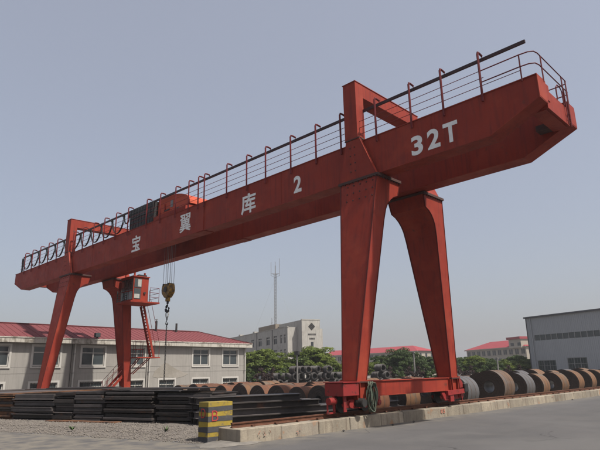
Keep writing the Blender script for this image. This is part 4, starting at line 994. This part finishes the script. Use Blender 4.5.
# diamond emblem of four small lozenges
ce, cz = hitv(311.6, 326.4, T0, OR)
for dx, dz in ((-.42, 0), (.42, 0), (0, .42), (0, -.42)):
    q = .38; MB().prism([(d1+ce+dx-q, sfw-.07, cz+dz), (d1+ce+dx, sfw-.07, cz+dz-q), (d1+ce+dx+q, sfw-.07, cz+dz), (d1+ce+dx, sfw-.07, cz+dz+q)], (0, .065, 0)).build('emblem', DGREY, tw, org=(0, 0, 0))
for (x0, x1, yy, n_) in ((308, 316, 334.4, 7), (309.5, 315, 338.6, 4)):        # two lines of raised letters, too small to read
    for k in range(n_):
        a = lerp(x0, x1, k/n_); b = lerp(x0, x1, (k+.78)/n_)
        tb('raised_letter', DGREY, a, yy-.75, b, yy-.35); tb('raised_letter', DGREY, a, yy+.25, b, yy+.7, .05); tb('raised_letter', DGREY, (a*2+b)/3, yy-.3, (a+2*b)/3, yy+.2, .055)
s0, _ = oz(269.5, 331); s1, _ = oz(253, 331); _, zp = oz(262, 327.3)
obox('roof_house', PENT, (1.5, s0, ztop-.29), (6.5, s1, zp+.4)); sm, _ = oz(260.5, 330)
MB().tube([(3, sm, zp), (3, sm, zp+2.4)], .05, 5).build('roof_aerial', GREY, t, org=(0, 0, 0)); MB().tube([(3, sm-.5, zp+1.2), (3, sm+.5, zp+1.2)], .04, 5).build('roof_aerial', GREY, t, org=(0, 0, 0))
for px, ya, yb in ((266.5, 351, 358), (271, 354, 363)):
    s_, z1 = oz(px, ya); _, z0 = oz(px, yb); obox('blue_banner', BLUE, (-.4, s_-.2, z0), (-.34, s_+.2, z1)); 
for px in (257, 272.5): 
    s_, _ = oz(px, 345); MB().tube([(-.08, s_, 0), (-.08, s_, ztop)], .07, 6).build('downpipe', SHEETD, t, org=(0, 0, 0))
for px in (236, 250): 
    s_, z_ = oz(px, 334); obox('roof_vent', OFFW, (1, s_-.6, ztop-.29), (2, s_+.6, ztop+.7))

# lattice mast behind it
pm = atd(276, 372, 138); MZ = atd(274.6, 262, 138).z
t = thing('radio_mast', (pm.x, pm.y, -.2), 'slender guyed lattice radio mast rising behind the office building', 'mast')
def mp(k, z_): a = 2*math.pi*k/3+.3; return (pm.x+.32*math.cos(a), pm.y+.32*math.sin(a), z_)
zt_ = MZ-3.2
for k in range(3): MB().tube([mp(k, -.2), mp(k, zt_)], .06, 5).build('mast_leg', GREY, t)
mb = MB(); z_ = 6; i = 0
while z_ < zt_-.8:
    for k in range(3):
        mb.tube([mp(k, z_), mp((k+1) % 3, z_+.8)], .028, 4, False)
    z_ += .8
mb.build('lattice_bracing', GREY, t)
for k in range(3):
    a = 2*math.pi*k/3+.3; c_ = V((pm.x+1.25*math.cos(a), pm.y+1.25*math.sin(a), zt_))
    MB().tube([c_+V((0, 0, -.6)), c_+V((0, 0, 4.0-k*.5))], .055, 5).build('antenna', GREY, t); MB().tube([(pm.x, pm.y, zt_), c_], .04, 4).build('antenna_arm', GREY, t); MB().tube([(pm.x, pm.y, zt_-.9), c_+V((0, 0, -.5))], .03, 4).build('antenna_arm', GREY, t)
    for zz, rr in ((zt_-2, 11), (zt_*.6, 8)): MB().tube([mp(k, zz), (pm.x+rr*math.cos(a), pm.y+rr*math.sin(a), -.2)], .012, 4).build('guy_wire', GREY, t)
    e_ = V((pm.x+1.25*math.cos(a+2.094), pm.y+1.25*math.sin(a+2.094), zt_)); MB().tube([c_, e_], .035, 4).build('antenna_ring', GREY, t)
MB().tube([(pm.x, pm.y, zt_-.5), (pm.x, pm.y, zt_+2.2)], .12, 6).build('mast_head', GREY, t)

# ------------------------------------------------------------------ far red roofed blocks
def far_block(name, label, pxc, dist, vpx, eave_py, pxl, pxr, ridge_py, windows, rows, hip=8, cols=None, ridge_px=None):
    O, Ld, Rd = frame(pxc, dist, vpx); t = thing(name, tuple(O), label, 'building', 'far red roofed buildings', rz=math.atan2(Rd.y, Rd.x))
    ln, _ = hitv(pxl, eave_py, O, Ld); dp, _ = hitv(pxr, eave_py, O, Rd); dp = max(dp, 11); _, ze_ = hitv(pxc, eave_py, O, Ld)
    MB().box((0, 0, -.25), (dp, ln, ze_)).build('wall', BEIGE, t, org=(0, 0, 0))
    zr = atd(pxc, ridge_py, dist+dp/2).z
    e = .7; rf = MB().add([(-e, -e, ze_), (dp+e, -e, ze_), (dp+e, ln+e, ze_), (-e, ln+e, ze_), (dp/2, hip, zr), (dp/2, ln-hip, zr)], [(0, 1, 4), (1, 2, 5, 4), (2, 3, 5), (3, 0, 4, 5), (3, 2, 1, 0)]).build('roof', ROOFP, t, org=(0, 0, 0))
    MB().box((-e, -e, ze_-.35), (-e+.15, ln+e, ze_-.01)).build('eave_board', BEIGE, t, org=(0, 0, 0))
    nW = max(3, int(ln/windows)); fh = 3.3
    for r_ in range(rows):
        zt_ = ze_-.9-fh*r_
        if zt_ < 2: break
        for k in range(nW):
            c = (k+.5)*ln/nW; w_ = MB().box((-.05, c-windows*.30, zt_-1.9), (.0, c+windows*.30, zt_)).build('window', DGLASS, t, org=(0, 0, 0))
            MB().box((-.09, c-.06, zt_-1.9), (-.052, c+.06, zt_)).build('mullion', BEIGE, w_, org=(0, 0, 0)); MB().box((-.2, c-windows*.34, zt_-2.05), (-.0, c+windows*.34, zt_-1.92)).build('sill', BEIGE, w_, org=(0, 0, 0))
        for k in range(3):
            c = dp*(k+.5)/3; MB().box((c-.6, -.05, zt_-1.9), (c+.6, .0, zt_)).build('window', DGLASS, t, org=(0, 0, 0))
    return t, O, Ld, Rd, ze_
far_block('hip_roof_building', 'far beige block with pink red hip roof seen between the near crane legs', 419, 235, -120, 350.6, 318, 431, 345.0, 3.6, 3, hip=7)
tt, O_, L_, R_, z_ = far_block('hip_roof_building', 'far beige block with pink red hip roof beside the grey warehouse', 529, 225, 130, 345.6, 466, 548, 338.2, 3.4, 3, hip=10)
s0, zz1 = hitv(511, 341, O_, L_)
MB().box((-1.2, 1.0, z_-.5), (9.0, s0, zz1+.4)).build('stair_bay', BEIGE, tt, org=(0, 0, 0)); MB().box((-1.8, .6, zz1+.41), (9.5, s0+.5, zz1+1.3)).build('bay_roof', ROOFP, tt, org=(0, 0, 0))
for k in (.25, .75): MB().box((-1.26, s0*k-.9, z_+.2), (-1.201, s0*k+.9, z_+1.4)).build('window', DGLASS, tt, org=(0, 0, 0))

# ------------------------------------------------------------------ trees and shrubs
def crown_mesh(rx, ry, rz, nclump, nleaf, size, seed, flat=.0):
    r = np.random.default_rng(seed); C = []
    while len(C) < nclump:
        d = r.normal(size=3); d /= np.linalg.norm(d)
        if d[2] < -.55: continue
        C.append(d*np.array([rx, ry, rz])*r.uniform(.45, .92)*(1+.12*r.normal()))
    P = []; Nr = []
    for c in C:
        cr = r.uniform(.13, .30)*min(rx, rz)
        d = r.normal(size=(nleaf, 3)); d /= np.linalg.norm(d, axis=1)[:, None]; d[:, 2] = np.where(d[:, 2] < -.3, -d[:, 2], d[:, 2])
        P.append(c + d*cr*r.uniform(.55, 1.05, (nleaf, 1))*np.array([1.15, 1.15, .8])); Nr.append(d + r.normal(size=(nleaf, 3))*.45)
    P = np.concatenate(P); Nr = np.concatenate(Nr); Nr /= np.linalg.norm(Nr, axis=1)[:, None]
    a = np.cross(Nr, r.normal(size=P.shape)); a /= np.linalg.norm(a, axis=1)[:, None]; b = np.cross(Nr, a); s = size*r.uniform(.6, 1.25, (len(P), 1))
    vs = np.stack([P-a*s, P+b*s*.55, P+a*s, P-b*s*.55], 1).reshape(-1, 3)
    m = bpy.data.meshes.new('crown'); m.from_pydata(vs.tolist(), [], np.arange(len(vs)).reshape(-1, 4).tolist()); return m
crowns = [crown_mesh(1, 1, .85, 130, 130, .058, 11), crown_mesh(1, .95, 1.0, 115, 130, .060, 12), crown_mesh(1.05, 1, .8, 135, 120, .058, 13)]
shr = crown_mesh(1, 1, .8, 34, 70, .10, 21)
def tree(px, top_py, wpx, dist, label, leaf, var, group='trees beyond the steel yard', bottom=None):
    p = atd(px, top_py+(1.2 if px < 445 else -.8), dist); h = p.z+.25; R = wpx/2*dist/F*(1.02 if px < 445 else 1.3)
    t = thing('tree', (p.x, p.y, -.25), label, 'tree', group)
    ch = min(h*.86, R*2.0); cz = h-ch/2
    mb = MB(); mb.tube([(0, 0, 0), (.05, .03, h*.3), (-.04, .05, h*.62)], [.22, .17, .09], 8)
    for k in range(6):
        a = k*1.05; mb.tube([(0, 0, h*.25), (R*.3*math.cos(a), R*.3*math.sin(a), h*.45), (R*.6*math.cos(a), R*.6*math.sin(a), h*.62)], [.10, .06, .025], 5)
    mb.build('trunk', BARK, t, org=(0, 0, 0))
    m = crowns[var].copy(); m.materials.append(leaf)
    o = obj('crown', m, None, t); o.location = (0, 0, cz); o.scale = (R, R, ch/1.75); o.rotation_euler = (0, 0, random.uniform(0, 6)); return t
T = [(262, 347.5, 46, 88, 'bright green round tree right of the site building', LEAF1, 0), (248, 353, 24, 92, 'green tree partly hidden by the corner of the site building', LEAF1, 1),
     (284, 361, 22, 84, 'low green tree in the gap between two round trees', LEAF1, 2), (311, 347.6, 48, 88, 'bright green round tree left of the near front leg', LEAF1, 1),
     (331, 358, 22, 86, 'small green tree touching the near front leg', LEAF1, 0), (352, 356, 26, 95, 'green tree hidden behind the near front leg', LEAF1, 2),
     (402, 349, 34, 92, 'tall dark green tree between the near legs', LEAF2, 1), (384, 353.5, 28, 92, 'dark green tree left of the tall one between the near legs', LEAF2, 2), (374, 360, 20, 90, 'small bright tree right of the near front leg', LEAF1, 0),
     (424, 354.5, 30, 96, 'mid green tree left of the near back leg', LEAF2, 0), (441, 357, 24, 98, 'green tree behind the near back leg', LEAF2, 1),
     (462, 357.5, 20, 100, 'dark green tree right of the near back leg', LEAF2, 2), (473, 358, 20, 98, 'bright green tree below the hip roofed block', LEAF1, 1), (486, 358.5, 20, 104, 'dark green tree left of the thin pole', LEAF2, 0),
     (503, 360, 18, 100, 'bright green low tree right of the thin pole', LEAF1, 2), (514, 357.5, 20, 106, 'mid green tree near the warehouse corner', LEAF2, 1), (526, 359, 18, 104, 'green tree touching the warehouse corner', LEAF1, 0), (452, 362, 16, 96, 'low green tree at the foot of the near back leg', LEAF2, 2), (494, 362, 14, 96, 'low dark green tree behind the thin pole', LEAF2, 1)]
for a in T: tree(*a[:4], a[4], a[5], a[6])
for i, (px, wpx) in enumerate(((250, 14), (261, 14), (272, 12), (283, 12), (292, 10), (322, 12), (334, 10), (378, 12), (389, 12), (399, 12), (409, 10), (419, 10), (430, 12), (458, 10), (470, 10), (482, 10), (508, 10), (520, 9))):
    p = atd(px, 369.5-(px-250)*.012, 78); R = wpx/2*78/F*1.25; t = thing('shrub', (p.x, p.y, -.25), 'dark shrub in the low row before the trees, %s from the left' % ORD[i], 'shrub', 'purple shrubs before the trees')
    m = shr.copy(); m.materials.append(LEAFP if i % 3 else LEAF2); o = obj('foliage', m, None, t); hh = p.z+.25; o.location = (0, 0, hh*.5); o.scale = (R, R, hh*.62); o.rotation_euler = (0, 0, i)
    MB().tube([(0, 0, 0), (0, 0, hh*.5)], .05, 5).build('stem', BARK, t, org=(0, 0, 0))

# poles
for px, yt, dist, lab in ((297, 354.5, 76, 'thin lamp pole with a small lamp box before the round tree'), (413.5, 353, 80, 'bare concrete pole between the near legs'), (497, 358.5, 84, 'bare concrete pole before the hip roofed block')):
    p = atd(px, yt, dist); t = thing('pole', (p.x, p.y, -.25), lab, 'pole')
    MB().tube([(p.x, p.y, -.25), (p.x, p.y, p.z)], [.14, .10], 8).build('shaft', POLE, t, smooth=True)
    if px == 297:
        MB().box((p.x-.35, p.y-.2, p.z), (p.x+.35, p.y+.2, p.z+.45)).build('lamp_box', DGREY, t); MB().box((p.x-.5, p.y-.05, p.z-.06), (p.x+.5, p.y+.05, p.z-.002)).build('cross_arm', DGREY, t)
    else: MB().box((p.x-.16, p.y-.16, p.z), (p.x+.16, p.y+.16, p.z+.12)).build('pole_cap', POLE, t)

# ------------------------------------------------------------------ thin summer haze
hm = bpy.data.materials.new('haze_air'); hm.use_nodes = True; t_ = hm.node_tree; t_.nodes.remove(t_.nodes['Principled BSDF'])
pv = t_.nodes.new('ShaderNodeVolumePrincipled'); pv.inputs['Color'].default_value = (.86, .88, .92, 1); pv.inputs['Density'].default_value = HAZE; pv.inputs['Anisotropy'].default_value = .2
t_.links.new(pv.outputs[0], t_.nodes['Material Output'].inputs['Volume'])
tag(MB().box((-920, -920, -1.9), (920, 920, 42)).build('haze', hm), 'pale summer haze over the yard', 'haze', kind='stuff')
